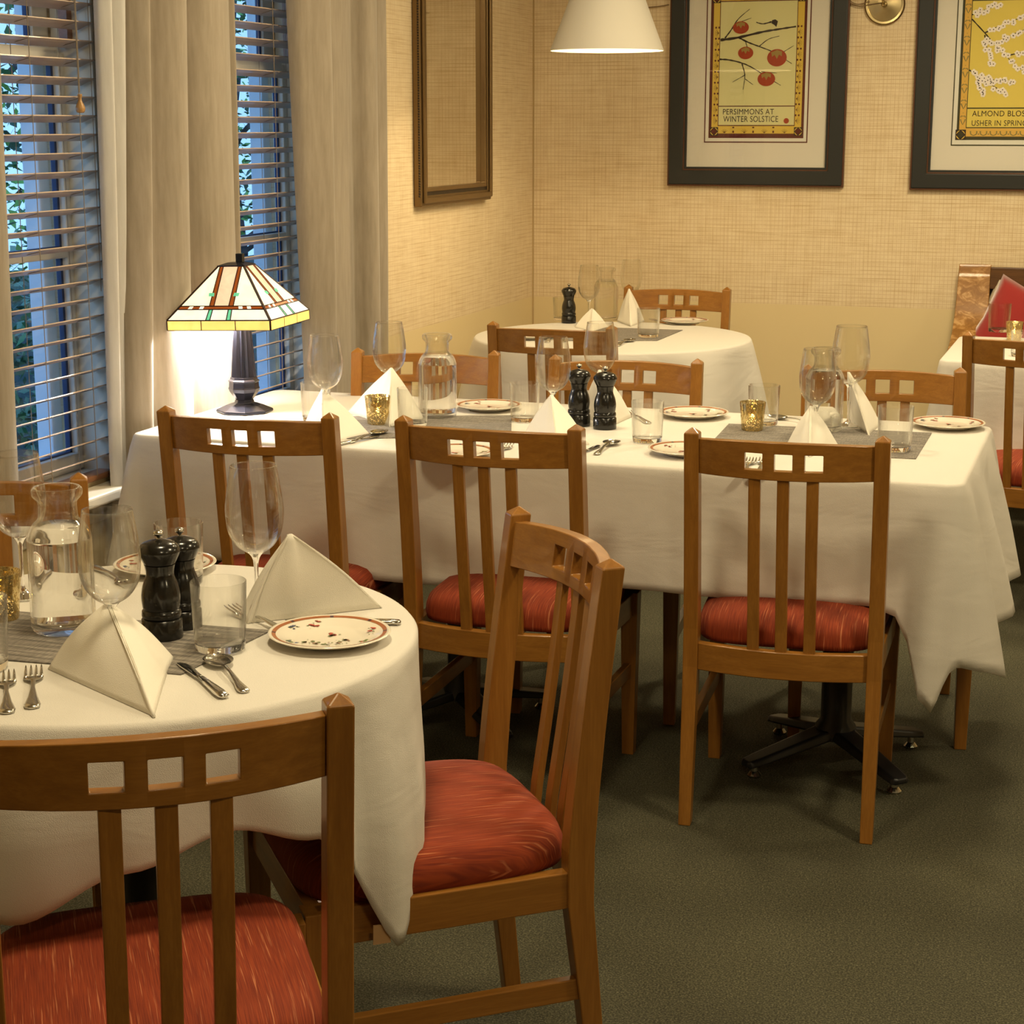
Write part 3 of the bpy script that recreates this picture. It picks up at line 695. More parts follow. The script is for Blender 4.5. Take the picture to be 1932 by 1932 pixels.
brs = [[(-0.6804, 1.9934), (-0.6267, 1.9378), (-0.5840, 1.8909), (-0.5417, 1.8482), (-0.4625, 1.7842), (-0.3707, 1.7497)],
       [(-0.6267, 1.9378), (-0.5567, 1.9682), (-0.4688, 2.0022), (-0.3674, 2.0376)], [(-0.5840, 1.8909), (-0.5270, 1.9237), (-0.4555, 1.9519), (-0.3535, 1.9793)],
       [(-0.6262, 1.9294), (-0.6150, 1.8787), (-0.5920, 1.8044)], [(-0.6804, 1.7904), (-0.6516, 1.7689), (-0.5945, 1.7344), (-0.5353, 1.6958)],
       [(-0.6516, 1.7689), (-0.5698, 1.7470), (-0.5064, 1.7444)], [(-0.6813, 2.0103), (-0.6481, 2.0222), (-0.5696, 2.0500)], [(-0.6516, 1.7689), (-0.6366, 1.7262), (-0.6173, 1.6835)], [(-0.5227, 1.8480), (-0.4501, 1.8598), (-0.3558, 1.8461)]]
for b in brs: branch(bm, b, Y0 - .0025, .005, .002)
bd = new_bm()
for bi, b in enumerate(brs):
    P_ = cr3([(p[0], p[1], 0) for p in b], 7)
    for i, p in enumerate(P_):
        if i < (11 if bi == 0 else 3): continue
        cx, cz = p[0] + rnd.uniform(-.008, .008), p[1] + rnd.uniform(-.010, .010)
        if cx < kx0 + .012 or cx > kx1 - .012: continue
        for k in range(5):
            a = k * 2 * pi / 5 + i; disc(bf, cx + .0062 * cos(a), cz + .0062 * sin(a), .0052, .0052, Y0 - .0031 - .00002 * k - .0001 * (i % 3), 8)
        disc(bd, cx, cz, .0024, .0024, Y0 - .0040, 7)
obj('branches', bm, ink, pr2); obj('blossoms', bf, blossom, pr2); obj('blossom_centres', bd, ink, pr2)
lx = -0.6599
lettering('ALMOND BLOSSOMS', lx, lx + 0.1193 * 2.42, 1.6033, 0.0225, Y0 - .0025, ink, pr2)
lettering('USHER IN SPRING', lx, lx + 0.1172 * 1.88, 1.5646, 0.0226, Y0 - .0025, ink, pr2)

# ---------------- sconce and cord ----------------
sx, sz = (-1.0368, 2.0588)
r = thing('wall_sconce', 'round brass wall sconce between the two framed prints', 'wall lamp', (sx, YB, sz))
bm = new_bm(); lathe(bm, [(.0, .002), (.082, .002), (.084, .012), (.078, .018), (.070, .017), (.068, .012), (.035, .015), (.012, .02), (0, .02)], 48)
o = autos(obj('backplate', bm, brass, r)); o.rotation_euler = (radians(90), 0, 0)
bm = new_bm(); lathe(bm, smooth_prof([(0, .019), (.010, .02), (.013, .030), (.010, .04), (0, .043)]), 24); o = obj('knob', bm, brass, r, True); o.rotation_euler = (radians(90), 0, 0)
bm = new_bm(); tube(bm, cr3([(0, -.03, .0), (0, -.075, .02), (0, -.10, .08), (0, -.10, .16)], 6), .007, 12); obj('arm', bm, brass, r, True)
bm = new_bm(); lathe(bm, [(.10, 0), (.101, .0), (.06, .17), (.059, .17)], 32); o = obj('shade', bm, lampshade_m, r, True); o.location = (0, -.10, .14)
bm = new_bm(); tube(bm, cr3([(-1.1870, 7.8550, 2.0707), (-1.1396, 7.8520, 2.0525), (-1.0895, 7.8520, 2.0600), (-1.0395, 7.8500, 2.0654)], 5), .0022, 6)
tube(bm, cr3([(-1.1895, 7.8550, 2.0793), (-1.1488, 7.8520, 2.0612), (-1.1009, 7.8520, 2.0709)], 5), .0022, 6)
tube(bm, cr3([(-2.0482, 7.8550, 2.0664), (-2.0033, 7.8550, 2.0699), (-1.9587, 7.8550, 2.0756)], 4), .0024, 6)
tag(obj('lamp_cord', bm, mat('tan_flex', (.22, .14, .07), .6), None, True), 'thin tan cord looping along the wall behind the prints to the sconce', 'cord')

# ---------------- pendant ----------------
pcx, pcy = (-1.8387, 6.5794)
prad = 0.2039
pz = 1.8185
r = thing('pendant_lamp', 'white cone pendant lamp hanging over the round table in the corner', 'pendant lamp', (-1.8632, 6.55, 1.8335))
pr_ = 0.2085
bm = new_bm(); lathe(bm, [(pr_ - .003, .0), (pr_, 0), (.075, .345), (.072, .345)], 64); autos(obj('shade', bm, lampshade_m, r))
bm = new_bm(); tube(bm, [(0, 0, .345), (0, 0, 2.6 - r.location.z)], .004, 8); obj('flex', bm, mat('white_flex', (.6, .56, .48), .6), r)
bm = new_bm(); tube(bm, [(-.074, 0, .344), (.074, 0, .344)], .003, 6); tube(bm, [(0, -.074, .344), (0, .074, .344)], .003, 6); lathe(bm, [(0, .25), (.02, .25), (.022, .35), (0, .35)], 16); obj('lamp_holder', bm, brass, r)
bm = new_bm(); lathe(bm, smooth_prof([(0, .13), (.022, .14), (.030, .17), (.022, .21), (.013, .25), (0, .25)]), 20); obj('bulb', bm, bulb_m, r, True)
lamp('pendant_light', 'POINT', (0, 0, .10), 14, (1, .78, .45), .03, parent=r)

# ---------------- dining chair ----------------
def make_chair(label):
    t = thing('dining_chair', label, 'chair')
    PX = .205; BOW = .045
    def rake(z): return 0 if z < .45 else -.05 * ((z - .45) / .47) ** 1.25
    for s in (-1, 1):
        bm = new_bm()
        path = [(-.038, 0, .028, .030), (-.018, .2, .031, .036), (0, .37, .033, .044), (0, .46, .033, .045)] + [(rake(z), z, .033, .045 - .008 * (z - .46) / .45) for z in (.55, .65, .75, .85, .912)]
        rs = []
        for (y, z, w, d) in path: rs.append([(s * PX + a * w / 2, y + b * d / 2, z) for a, b in ((-1, -1), (1, -1), (1, 1), (-1, 1))])
        vs = rings(bm, rs, True, False); top = bm.verts.new((s * PX, rake(.92), .925))
        for i in range(4): bm.faces.new((vs[-1][i], vs[-1][(i + 1) % 4], top))
        bevel(obj('back_post', bm, wood_v, t), .0022)
    bow = lambda x, b=BOW: -b * (1 - (x / .19) ** 2)
    cen = (-.0645, 0, .0645); hwid = .0195
    xs = sorted(set([round(-.189 + .378 * i / 18, 5) for i in range(19)] + [round(c + q * hwid, 5) for c in cen for q in (-1, 1)]))
    xs = [x for x in xs if not any(abs(x - c) < hwid - .0004 and x not in (round(c - hwid, 5), round(c + hwid, 5)) for c in cen)]
    ys = [.822, .843, .881, .900]
    holes = {(i, 1) for i in range(len(xs) - 1) for c in cen if abs((xs[i] + xs[i + 1]) / 2 - c) < hwid}
    crown = lambda x, z: z + (.006 * (1 - (x / .19) ** 2) if z > .89 else 0)
    bm = new_bm(); holey_plate(bm, xs, ys, holes, lambda x, z: (x, rake(z) + bow(x) - .011, crown(x, z)), lambda x, z: (x, rake(z) + bow(x) + .011, crown(x, z)))
    bevel(autos(obj('crest_rail', bm, wood_h, t), 30), .0015)
    for c in (-.0625, 0, .0625):
        bm = new_bm(); rs = []
        for k in range(9):
            z = .42 + (.826 - .42) * k / 8; y = rake(z) + bow(c, .030 + (BOW - .030) * k / 8) - .006 * sin(pi * k / 8)
            rs.append([(c + a * .013, y + b * .0065, z) for a, b in ((-1, -1), (1, -1), (1, 1), (-1, 1))])
        rings(bm, rs); bevel(obj('back_slat', bm, wood_v, t), .0015)
    bm = new_bm(); X = [-.19 + .38 * i / 16 for i in range(17)]
    rings(bm, [[(x, bow(x, .030) + a, z) for a, z in ((-.012, .362), (.012, .362), (.012, .425), (-.012, .425))] for x in X]); bevel(autos(obj('rear_rail', bm, wood_h, t), 30), .002)
    FX, FY = .212, .425
    for s in (-1, 1):
        bm = new_bm(); bar(bm, (s * PX, .02, .397), (s * FX, FY, .397), .024, .060, side=(1, 0, 0)); bevel(obj('side_rail', bm, wood_d, t), .002)
        bm = new_bm(); bar(bm, (s * PX, -.012, .225), (s * (FX - .002), FY, .225), .018, .036, side=(1, 0, 0)); bevel(obj('side_stretcher', bm, wood_d, t), .002)
        bm = new_bm(); bar(bm, (s * FX, FY, 0), (s * FX, FY, .427), .030, .030, .044, .040); bevel(obj('front_leg', bm, wood_v, t), .002)
    bm = new_bm(); box(bm, -.195, .195, FY - .012, FY + .012, .367, .427); bevel(obj('front_rail', bm, wood_h, t), .002)
    # upholstered seat: rounded, domed pad
    bm = new_bm(); rs = []
    def outline(g, z):
        pts = []
        for k in range(56):
            a = 2 * pi * k / 56; c_, s_ = cos(a), sin(a); e = .42
            u = abs(c_) ** e * (1 if c_ > 0 else -1); v = abs(s_) ** e * (1 if s_ > 0 else -1)
            hwd = .203 + (.018 * (v + 1) / 2)
            pts.append((u * hwd * g, .215 + v * .225 * g, z))
        return pts
    for g, z in ((.985, .426), (1.0, .440), (.992, .458), (.965, .474), (.90, .486), (.78, .493), (.55, .498), (.28, .500), (.05, .500)): rs.append(outline(g, z))
    # keep the pad clear of the posts
    for r_ in rs:
        for i, p in enumerate(r_):
            if p[1] < .03 and abs(p[0]) > .18: r_[i] = ((.182 if p[0] > 0 else -.182), max(p[1], .0), p[2])
    rings(bm, rs); obj('seat_cushion', bm, fabric, t, True)
    return t

# ---------------- tables and cloths ----------------
TZ = .785
def pedestal(cx, cy, ang, name_label, rad=.27, top=None, rounded=False):
    r = thing('pedestal_table', name_label, 'table', (cx, cy, 0), radians(ang), 'pedestal tables under white cloths')
    bm = new_bm()
    if rounded: lathe(bm, [(0, TZ - .034), (top, TZ - .034), (top, TZ - .006), (0, TZ - .006)], 64)
    else:
        (a, b, c, d) = top; box(bm, a, b, c, d, TZ - .034, TZ - .006)
    tt = obj('tabletop', bm, oak_dark, r); tt.rotation_euler = (0, 0, -radians(ang))
    bm = new_bm(); lathe(bm, [(0, .07), (.055, .07), (.05, .10), (.038, .115), (.038, TZ - .06), (.10, TZ - .05), (.10, TZ - .035), (0, TZ - .035)], 28); autos(obj('column', bm, black_iron, r))
    for k in range(4):
        bm = new_bm(); rs = []
        for u in (0, .15, .35, .6, .85, .97, 1.0):
            x = .02 + (rad - .02) * u; z = .10 - .055 * u; w = .040 - .010 * u if u < .9 else (.028 if u < .98 else .014); th = .026 - .010 * u
            rs.append([(x, -w, z - th), (x, w, z - th), (x, w * .75, z), (x, -w * .75, z)])
        rings(bm, rs); o = bevel(obj('base_arm', bm, black_iron, r), .006, 3); o.rotation_euler = (0, 0, pi / 4 + k * pi / 2)
        bm = new_bm(); lathe(bm, [(0, 0), (.016, 0), (.018, .006), (.010, .016), (.008, .034), (0, .034)], 14); g = obj('foot_glide', bm, steel, o); g.location = (rad - .03, 0, 0)
    return r
def skirt_cloth(peri, drop, flare, label, wrinkle=.004, nv=16, close_n=None, seed=1, inner=None, group='white tablecloths'):
    """peri: list of (point, outward normal, s); drop(s), flare(s, v) -> outward offset"""
    bm = new_bm(); rnd = random.Random(seed); n = len(peri)
    top = [bm.verts.new((p[0], p[1], TZ)) for p, nn, s in peri]
    cx = sum(p[0] for p, _, _ in peri) / n; cy = sum(p[1] for p, _, _ in peri) / n
    # top surface in shrinking rings
    prev = top
    for g in (.9, .7, .45, .2):
        cur = [bm.verts.new((cx + (p[0] - cx) * g, cy + (p[1] - cy) * g, TZ)) for p, _, _ in peri]
        for i in range(n): j = (i + 1) % n; bm.faces.new((prev[i], prev[j], cur[j], cur[i]))
        prev = cur
    c = bm.verts.new((cx, cy, TZ))
    for i in range(n): bm.faces.new((prev[i], prev[(i + 1) % n], c))
    prev = top
    for (o_, dz) in ((.006, -.0015), (.0105, -.007)):
        cur = [bm.verts.new((p[0] + nn[0] * o_, p[1] + nn[1] * o_, TZ + dz)) for p, nn, s in peri]
        for i in range(n): j = (i + 1) % n; bm.faces.new((prev[i], prev[j], cur[j], cur[i]))
        prev = cur
    for k in range(1, nv + 1):
        v = k / nv; cur = []
        for (p, nn, s) in peri:
            D = drop(s); off = .0105 + flare(s, v) + wrinkle * v * (sin(s * 17 + 5 * v + seed) * .5 + sin(s * 7.3 - 3 * v + 2 * seed))
            cur.append(bm.verts.new((p[0] + nn[0] * off, p[1] + nn[1] * off, TZ - .007 - (D - .007) * v)))
        for i in range(n): j = (i + 1) % n; bm.faces.new((prev[i], prev[j], cur[j], cur[i]))
        prev = cur
    o = obj('tablecloth', bm, linen, None, True); so = o.modifiers.new('thick', 'SOLIDIFY'); so.thickness = .0022; so.offset = -1
    tag(o, label, 'tablecloth', group); return o
def interp(tab, x, period=None):
    if period: x = (x - tab[0][0]) % period + tab[0][0]
    for (a, va), (b, vb) in zip(tab[:-1], tab[1:]):
        if a <= x <= b:
            t = (x - a) / (b - a) if b > a else 0; t = t * t * (3 - 2 * t); return va + (vb - va) * t
    return tab[-1][1]
def circle_peri(cx, cy, R, n=180): return [((cx + R * cos(a), cy + R * sin(a)), (cos(a), sin(a)), a) for a in [2 * pi * i / n for i in range(n)]]
def rect_peri(x0, x1, y0, y1, rc=.035, step=.03):
    out = []; s = 0
    def seg(a, b, nn):
        nonlocal s
        l = math.hypot(b[0] - a[0], b[1] - a[1]); n = max(1, int(l / step))
        for i in range(n):
            t = i / n; out.append(((a[0] + (b[0] - a[0]) * t, a[1] + (b[1] - a[1]) * t), nn, s + l * t))
        s += l
    def arc(c, a0):
        nonlocal s
        for i in range(8):
            a = a0 + pi / 2 * i / 8; out.append(((c[0] + rc * cos(a), c[1] + rc * sin(a)), (cos(a), sin(a)), s + .10 * i / 8))
        s += .10
    seg((x0 + rc, y0), (x1 - rc, y0), (0, -1)); arc((x1 - rc, y0 + rc), -pi / 2)
    seg((x1, y0 + rc), (x1, y1 - rc), (1, 0)); arc((x1 - rc, y1 - rc), 0)
    seg((x1 - rc, y1), (x0 + rc, y1), (0, 1)); arc((x0 + rc, y1 - rc), pi / 2)
    seg((x0, y1 - rc), (x0, y0 + rc), (-1, 0)); arc((x0 + rc, y0 + rc), pi)
    return out, s

# near round table
T1 = (-1.465, 2.405, .452)
pedestal(T1[0], T1[1], 20, 'round pedestal table at the left front, wholly under its cloth', .24, T1[2] - .004, True)
dr1 = [(-180, .19), (-135, .27), (-100, .235), (-78, .265), (-60, .20), (-42, .165), (-28, .20), (-19, .27), (-9, .425), (-2, .355), (6, .275), (30, .21), (45, .17), (80, .27), (110, .30), (145, .17), (180, .19)]
fl1 = [(-180, .02), (-135, .05), (-100, .01), (-78, .06), (-62, .03), (-45, .015), (-32, .045), (-22, .055), (-17, .0), (-9, .05), (-2, .045), (8, .022), (24, .0), (45, .02), (80, .05), (110, .02), (145, .02), (180, .02)]
CL1 = skirt_cloth(circle_peri(*T1), lambda s: interp(dr1, math.degrees(s) if s <= pi else math.degrees(s) - 360),
            lambda s, v: interp(fl1, math.degrees(s) if s <= pi else math.degrees(s) - 360) * (sin(v * pi * .62)) * .85, 'white cloth over the round table at the left front', seed=2)
# long middle table (two tops pushed together under one cloth)
X0, X1, Y0_, Y1_ = -2.42, -.325, 4.05, 4.90
pedestal(-.62, 4.34, 0, 'dining table under the right end of the long cloth, on a black four-arm base', .27, (-.83, .285, -.28, .55))
pedestal(-1.62, 4.34, 0, 'dining table under the left half of the long cloth, black base behind chair legs', .27, (-.79, .155, -.28, .55))
pr, PL = rect_peri(X0, X1, Y0_, Y1_)
a1 = X1 - X0 - .07   # arc length of the near edge
def drop2(s):
    tab = [(0, .31), (a1 * .35, .325), (a1 * .7, .295), (a1 - .16, .29), (a1 - .085, .31), (a1 - .01, .535), (a1 + .05, .42), (a1 + .15, .46), (a1 + .26, .36), (a1 + .5, .33), (a1 + .85, .36), (a1 + .93, .5), (a1 + 1.0, .33), (PL - .9, .32), (PL - .85, .4), (PL - .12, .36), (PL - .05, .42), (PL, .31)]
    return interp(tab, s)
def flare2(s, v):
    tab = [(0, .02), (a1 * .2, .012), (a1 * .45, .03), (a1 * .62, .012), (a1 * .8, .028), (a1 - .12, .012), (a1 - .02, .035), (a1 + .02, .02), (a1 + .06, .03), (a1 + .13, .11), (a1 + .22, .06), (a1 + .33, .11), (a1 + .5, .075), (a1 + .7, .11), (a1 + .85, .05), (a1 + .93, .09), (a1 + 1.0, .02), (PL - .9, .02), (PL - .85, .03), (PL - .1, .03), (PL - .05, .10), (PL, .02)]
    return interp(tab, s) * (v ** .8)
skirt_cloth(pr, drop2, flare2, 'long white cloth over the middle tables, its corner hanging low at the right', wrinkle=.005, seed=3)
# far round table
T3 = (-1.8387, 6.5794, .515)
pedestal(T3[0], T3[1], 30, 'round pedestal table in the back corner, wholly under its cloth', .25, T3[2] - .004, True)
dr3 = [(-180, .3), (-135, .36), (-90, .28), (-45, .40), (0, .30), (45, .38), (90, .28), (135, .38), (180, .3)]
skirt_cloth(circle_peri(*T3), lambda s: interp(dr3, math.degrees(s) if s <= pi else math.degrees(s) - 360), lambda s, v: (.05 + .032 * sin(9 * s + 1.0)) * v ** .8, 'white cloth over the round table in the back corner', seed=5)
# table by the bench
X0b, X1b, Y0b, Y1b = -.585, .45, 6.27, 7.02
pedestal(-.07, 6.64, 0, 'dining table in front of the oak bench, wholly under its cloth', .26, (X0b + .074, X1b + .066, Y0b - 6.636, Y1b - 6.644))
prb, PLb = rect_peri(X0b, X1b, Y0b, Y1b)
skirt_cloth(prb, lambda s: .33 + .05 * sin(s * 3), lambda s, v: (.035 + .018 * sin(s * 11)) * v, 'white cloth over the table in front of the oak bench', seed=6)
# small paper label on the low hem of the near cloth
la = radians(-12); lr = T1[2] + .034
bm = new_bm(); box(bm, -.0008, .0008, -.0135, .0135, -.020, .012); o = obj('hem_label', bm, mat('tan_tag', (.55, .34, .17), .7), CL1)
o.location = (T1[0] + lr * cos(la), T1[1] + lr * sin(la), TZ - interp(dr1, -12) - .002); o.rotation_euler = (0, radians(4), radians(-52)); o['label'] = 'small tan paper label'

# place the chairs
protoc = make_chair('x'); first = [True]
def put_chair(x, y, a, label):
    if first[0]:
        c = protoc; first[0] = False; c.location = (x, y, 0); c.rotation_euler = (0, 0, radians(a)); c['label'] = label
    else: c = dup(protoc, (x, y, 0), radians(a), label)
    c['group'] = 'matching slatted dining chairs with rust seats'; return c
put_chair(*(-0.6773, 3.8678, 3.2351), 'wooden chair with its back to the camera at the right end of the long table')
put_chair(*(-1.3370, 3.8125, 0.3665), 'wooden chair with its back to the camera, middle one along the long table')
put_chair(*(-1.9242, 3.7762, 4.1146), 'wooden chair with its back to the camera in front of the stained glass lamp')
put_chair(*(-1.0347, 1.7570, 35.0000), 'nearest wooden chair, cut off at the bottom left corner of the photo')
put_chair(*(-0.8843, 2.7036, 128.5781), 'wooden chair seen from the side, facing left to the near round table')
put_chair(*(-1.9374, 4.8782, 189.7980), 'pale lit wooden chair facing the camera behind the water carafe of the long table')
put_chair(*(-1.3367, 4.8985, 185.5341), 'wooden chair facing the camera behind the two pepper mills of the long table')
put_chair(*(-0.6100, 4.9314, 189.6171), 'wooden chair facing the camera behind the right carafe of the long table')
put_chair(*(-1.8118, 5.7770, 2.1972), 'wooden chair with its back to the camera at the far round table')
put_chair(-1.7482, 7.1987, 182.0, 'wooden chair facing the camera against the back wall below the persimmon print')
put_chair(*(-0.2610, 5.9332, -8.9736), 'wooden chair cut by the right photo edge, in front of the bench table')
put_chair(*(-2.0097, 2.7660, 213.0000), 'wooden chair under the left window, behind the wine glasses of the near table')

# ---------------- bench and cushions ----------------
r = thing('oak_bench', 'heavy oak bench with a broad curved end board against the back wall', 'bench', (-.62, 7.4, 0))
def local(p): return (p[0] + .62, p[1] - 7.4, p[2])
prof = cr3([(7.80, 1.0, 0), (7.78, .90, 0), (7.74, .80, 0), (7.66, .72, 0), (7.52, .665, 0), (7.34, .635, 0), (7.22, .63, 0)], 5)
bm = new_bm(); rs = []
for i, (y, z, _) in enumerate(prof):
    a = prof[max(i - 1, 0)]; b = prof[min(i + 1, len(prof) - 1)]; d = Vector((b[0] - a[0], b[1] - a[1])).normalized(); nn = Vector((d.y, -d.x))
    w0 = -.675 - .012 * (i / len(prof)); w1 = -.545
    rs.append([local((w0, y, z)), local((w1, y, z)), local((w1, y + nn.x * .03 * -1, z + nn.y * .03 * -1)), local((w0, y + nn.x * .03 * -1, z + nn.y * .03 * -1))])
rings(bm, rs); bevel(autos(obj('end_board', bm, oak, r), 50), .003)
bm = new_bm(); q0 = local((-.685, 7.20, .57)); q1 = local((-.56, 7.235, .63)); box(bm, q0[0], q1[0], q0[1], q1[1], q0[2], q1[2]); obj('arm_end', bm, oak_dark, r)
bm = new_bm(); q0 = local((-.66, 7.235, 0)); q1 = local((-.62, 7.30, .60)); box(bm, q0[0], q1[0], q0[1], q1[1], 0, q1[2]); bevel(obj('front_post', bm, oak_dark, r), .003)
bm = new_bm(); q0 = local((-.66, 7.74, 0)); q1 = local((-.60, 7.79, 0)); box(bm, q0[0], q1[0], q0[1], q1[1], 0, .72); bevel(obj('back_post', bm, oak_dark, r), .003)
bm = new_bm(); q0 = local((-.545, 7.775, .90)); q1 = local((1.2, 7.805, .99)); box(bm, q0[0], q1[0], q0[1], q1[1], .90, .99); bevel(obj('top_rail', bm, oak_dark, r), .004)
bm = new_bm(); q0 = local((-.545, 7.81, .0)); q1 = local((1.2, 7.84, .0)); box(bm, q0[0], q1[0], q0[1], q1[1], .40, .90); obj('back_panel', bm, mat('dark_recess', (.035, .024, .012), .5), r)  # shade of the recess below the top rail is put into this panel's colour
bm = new_bm(); q0 = local((-.60, 7.25, .0)); q1 = local((1.2, 7.80, .0)); box(bm, q0[0], q1[0], q0[1], q1[1], .38, .46); bevel(obj('bench_seat', bm, oak_dark, r), .01)
def pillow(cx, cy, cz, w, tilt, yawd, m, label, d=.06):
    bm = new_bm(); n = 12; top = {}; bot = {}
    for i in range(n + 1):
        for j in range(n + 1):
            u, v = i / n * 2 - 1, j / n * 2 - 1; h = d * ((1 - u * u) * (1 - v * v)) ** .45
            k = 1 - .08 * (1 - abs(u * v)) * (abs(u) ** 6 + abs(v) ** 6) / 1.0
            top[i, j] = bm.verts.new((u * w * k, -h, v * w * k))
            bot[i, j] = top[i, j] if i in (0, n) or j in (0, n) else bm.verts.new((u * w * k, h, v * w * k))
    for i in range(n):
        for j in range(n):
            bm.faces.new((top[i, j], top[i + 1, j], top[i + 1, j + 1], top[i, j + 1])); bm.faces.new((bot[i, j], bot[i, j + 1], bot[i + 1, j + 1], bot[i + 1, j]))
    o = obj('throw_pillow', bm, m, None, True); o.location = (cx, cy, cz); o.rotation_euler = (Matrix.Rotation(radians(yawd), 3, 'Z') @ Matrix.Rotation(radians(tilt), 3, 'X') @ Matrix.Rotation(radians(-65), 3, 'Y')).to_euler()
    tag(o, label, 'pillow'); return o
px, py = (-0.4964, 0.9744)
pillow(px + .092, 7.66, py - .255, .19, -8, -10, red_vel, 'red velvet cushion standing on its corner against the bench back')
pillow(px + .070, 7.735, py - .275, .19, -6, -12, cream_vel, 'cream cushion mostly hidden behind the red one on the bench', .035)

# ---------------- tableware makers ----------------
def make_glass():
    t = thing('wine_glass', '', 'wine glass'); bm = new_bm()
    out = smooth_prof([(.0352, .232), (.0395, .205), (.0435, .175), (.0440, .155), (.040, .128), (.028, .108), (.012, .097)], 4)
    inn = [(max(r_ - .0011, 0), z + (.001 if z < .11 else 0)) for r_, z in out][::-1]; inn[0] = (.008, .1005)
    lathe(bm, [(0, .0995)] + inn + out, 44); obj('bowl', bm, glass_m, t, True)
    bm = new_bm(); lathe(bm, smooth_prof([(.012, .097), (.0055, .088), (.0034, .07), (.0032, .03), (.0045, .012), (.012, .005)], 4) + [(.034, .0022), (.036, .0012), (.035, 0), (0, 0)], 40)
    obj('stem_and_foot', bm, solid_glass, t, True)
    return t
def make_tumbler():
    t = thing('tumbler', '', 'drinking glass'); bm = new_bm()
    lathe(bm, [(0, .0125), (.034, .0125), (.0365, .015), (.0393, .1035), (.0403, .1045), (.0413, .1035), (.0382, .016), (.0375, .014)], 40); autos(obj('wall', bm, glass_m, t), 50)
    bm = new_bm(); lathe(bm, [(0, .0), (.033, 0), (.0368, .0025), (.0378, .0135), (.0365, .0118), (0, .0115)], 40); autos(obj('base', bm, solid_glass, t), 60)
    return t
def make_carafe():
    t = thing('water_carafe', '', 'carafe'); bm = new_bm()
    out = smooth_prof([(.045, .0), (.0485, .006), (.0495, .02), (.0495, .125), (.0485, .142), (.041, .158), (.0315, .168), (.0295, .180), (.0295, .192), (.033, .197), (.038, .203), (.0385, .211), (.035, .215)], 4)
    inn = smooth_prof([(.032, .214), (.030, .207), (.0265, .196), (.0262, .180), (.028, .170), (.038, .156), (.0455, .140), (.0463, .125), (.0463, .022), (.043, .014)], 4)
    lathe(bm, [(0, 0)] + out + inn + [(0, .013)], 48); obj('bottle', bm, glass_m, t, True)
    bm = new_bm(); lathe(bm, [(0, .0137)] + smooth_prof([(.0425, .0145), (.0460, .022), (.0460, .125), (.0452, .140), (.0375, .1555), (.033, .1595)], 4) + [(0, .1595)], 48); obj('water', bm, water_m, t, True)
    return t
def make_mill():
    t = thing('pepper_mill', '', 'pepper mill'); bm = new_bm()
    lathe(bm, [(0, 0), (.0300, 0), (.0305, .002), (.0300, .028), (.0285, .0295), (.0265, .0305), (.0285, .032), (.0293, .036), (.0285, .0415), (.0262, .0435)] +
          smooth_prof([(.0272, .046), (.0288, .062), (.0262, .078), (.0212, .092), (.0208, .100), (.0228, .1105)], 4) + [(.0205, .1115), (0, .1115)], 40); autos(obj('body', bm, black_lac, t), 45)
    bm = new_bm(); lathe(bm, [(0, .1122), (.0232, .1122)] + smooth_prof([(.0240, .1135), (.0300, .127), (.0300, .134), (.024, .142), (.012, .1465), (.0058, .148)], 4) + [(0, .149)], 40); autos(obj('head', bm, black_lac, t), 45)
    bm = new_bm(); lathe(bm, smooth_prof([(.0030, .147), (.0030, .1515), (.0068, .1545), (.0075, .1585), (.004, .1612)], 3) + [(0, .162)], 20); obj('knob', bm, steel, t, True)
    return t
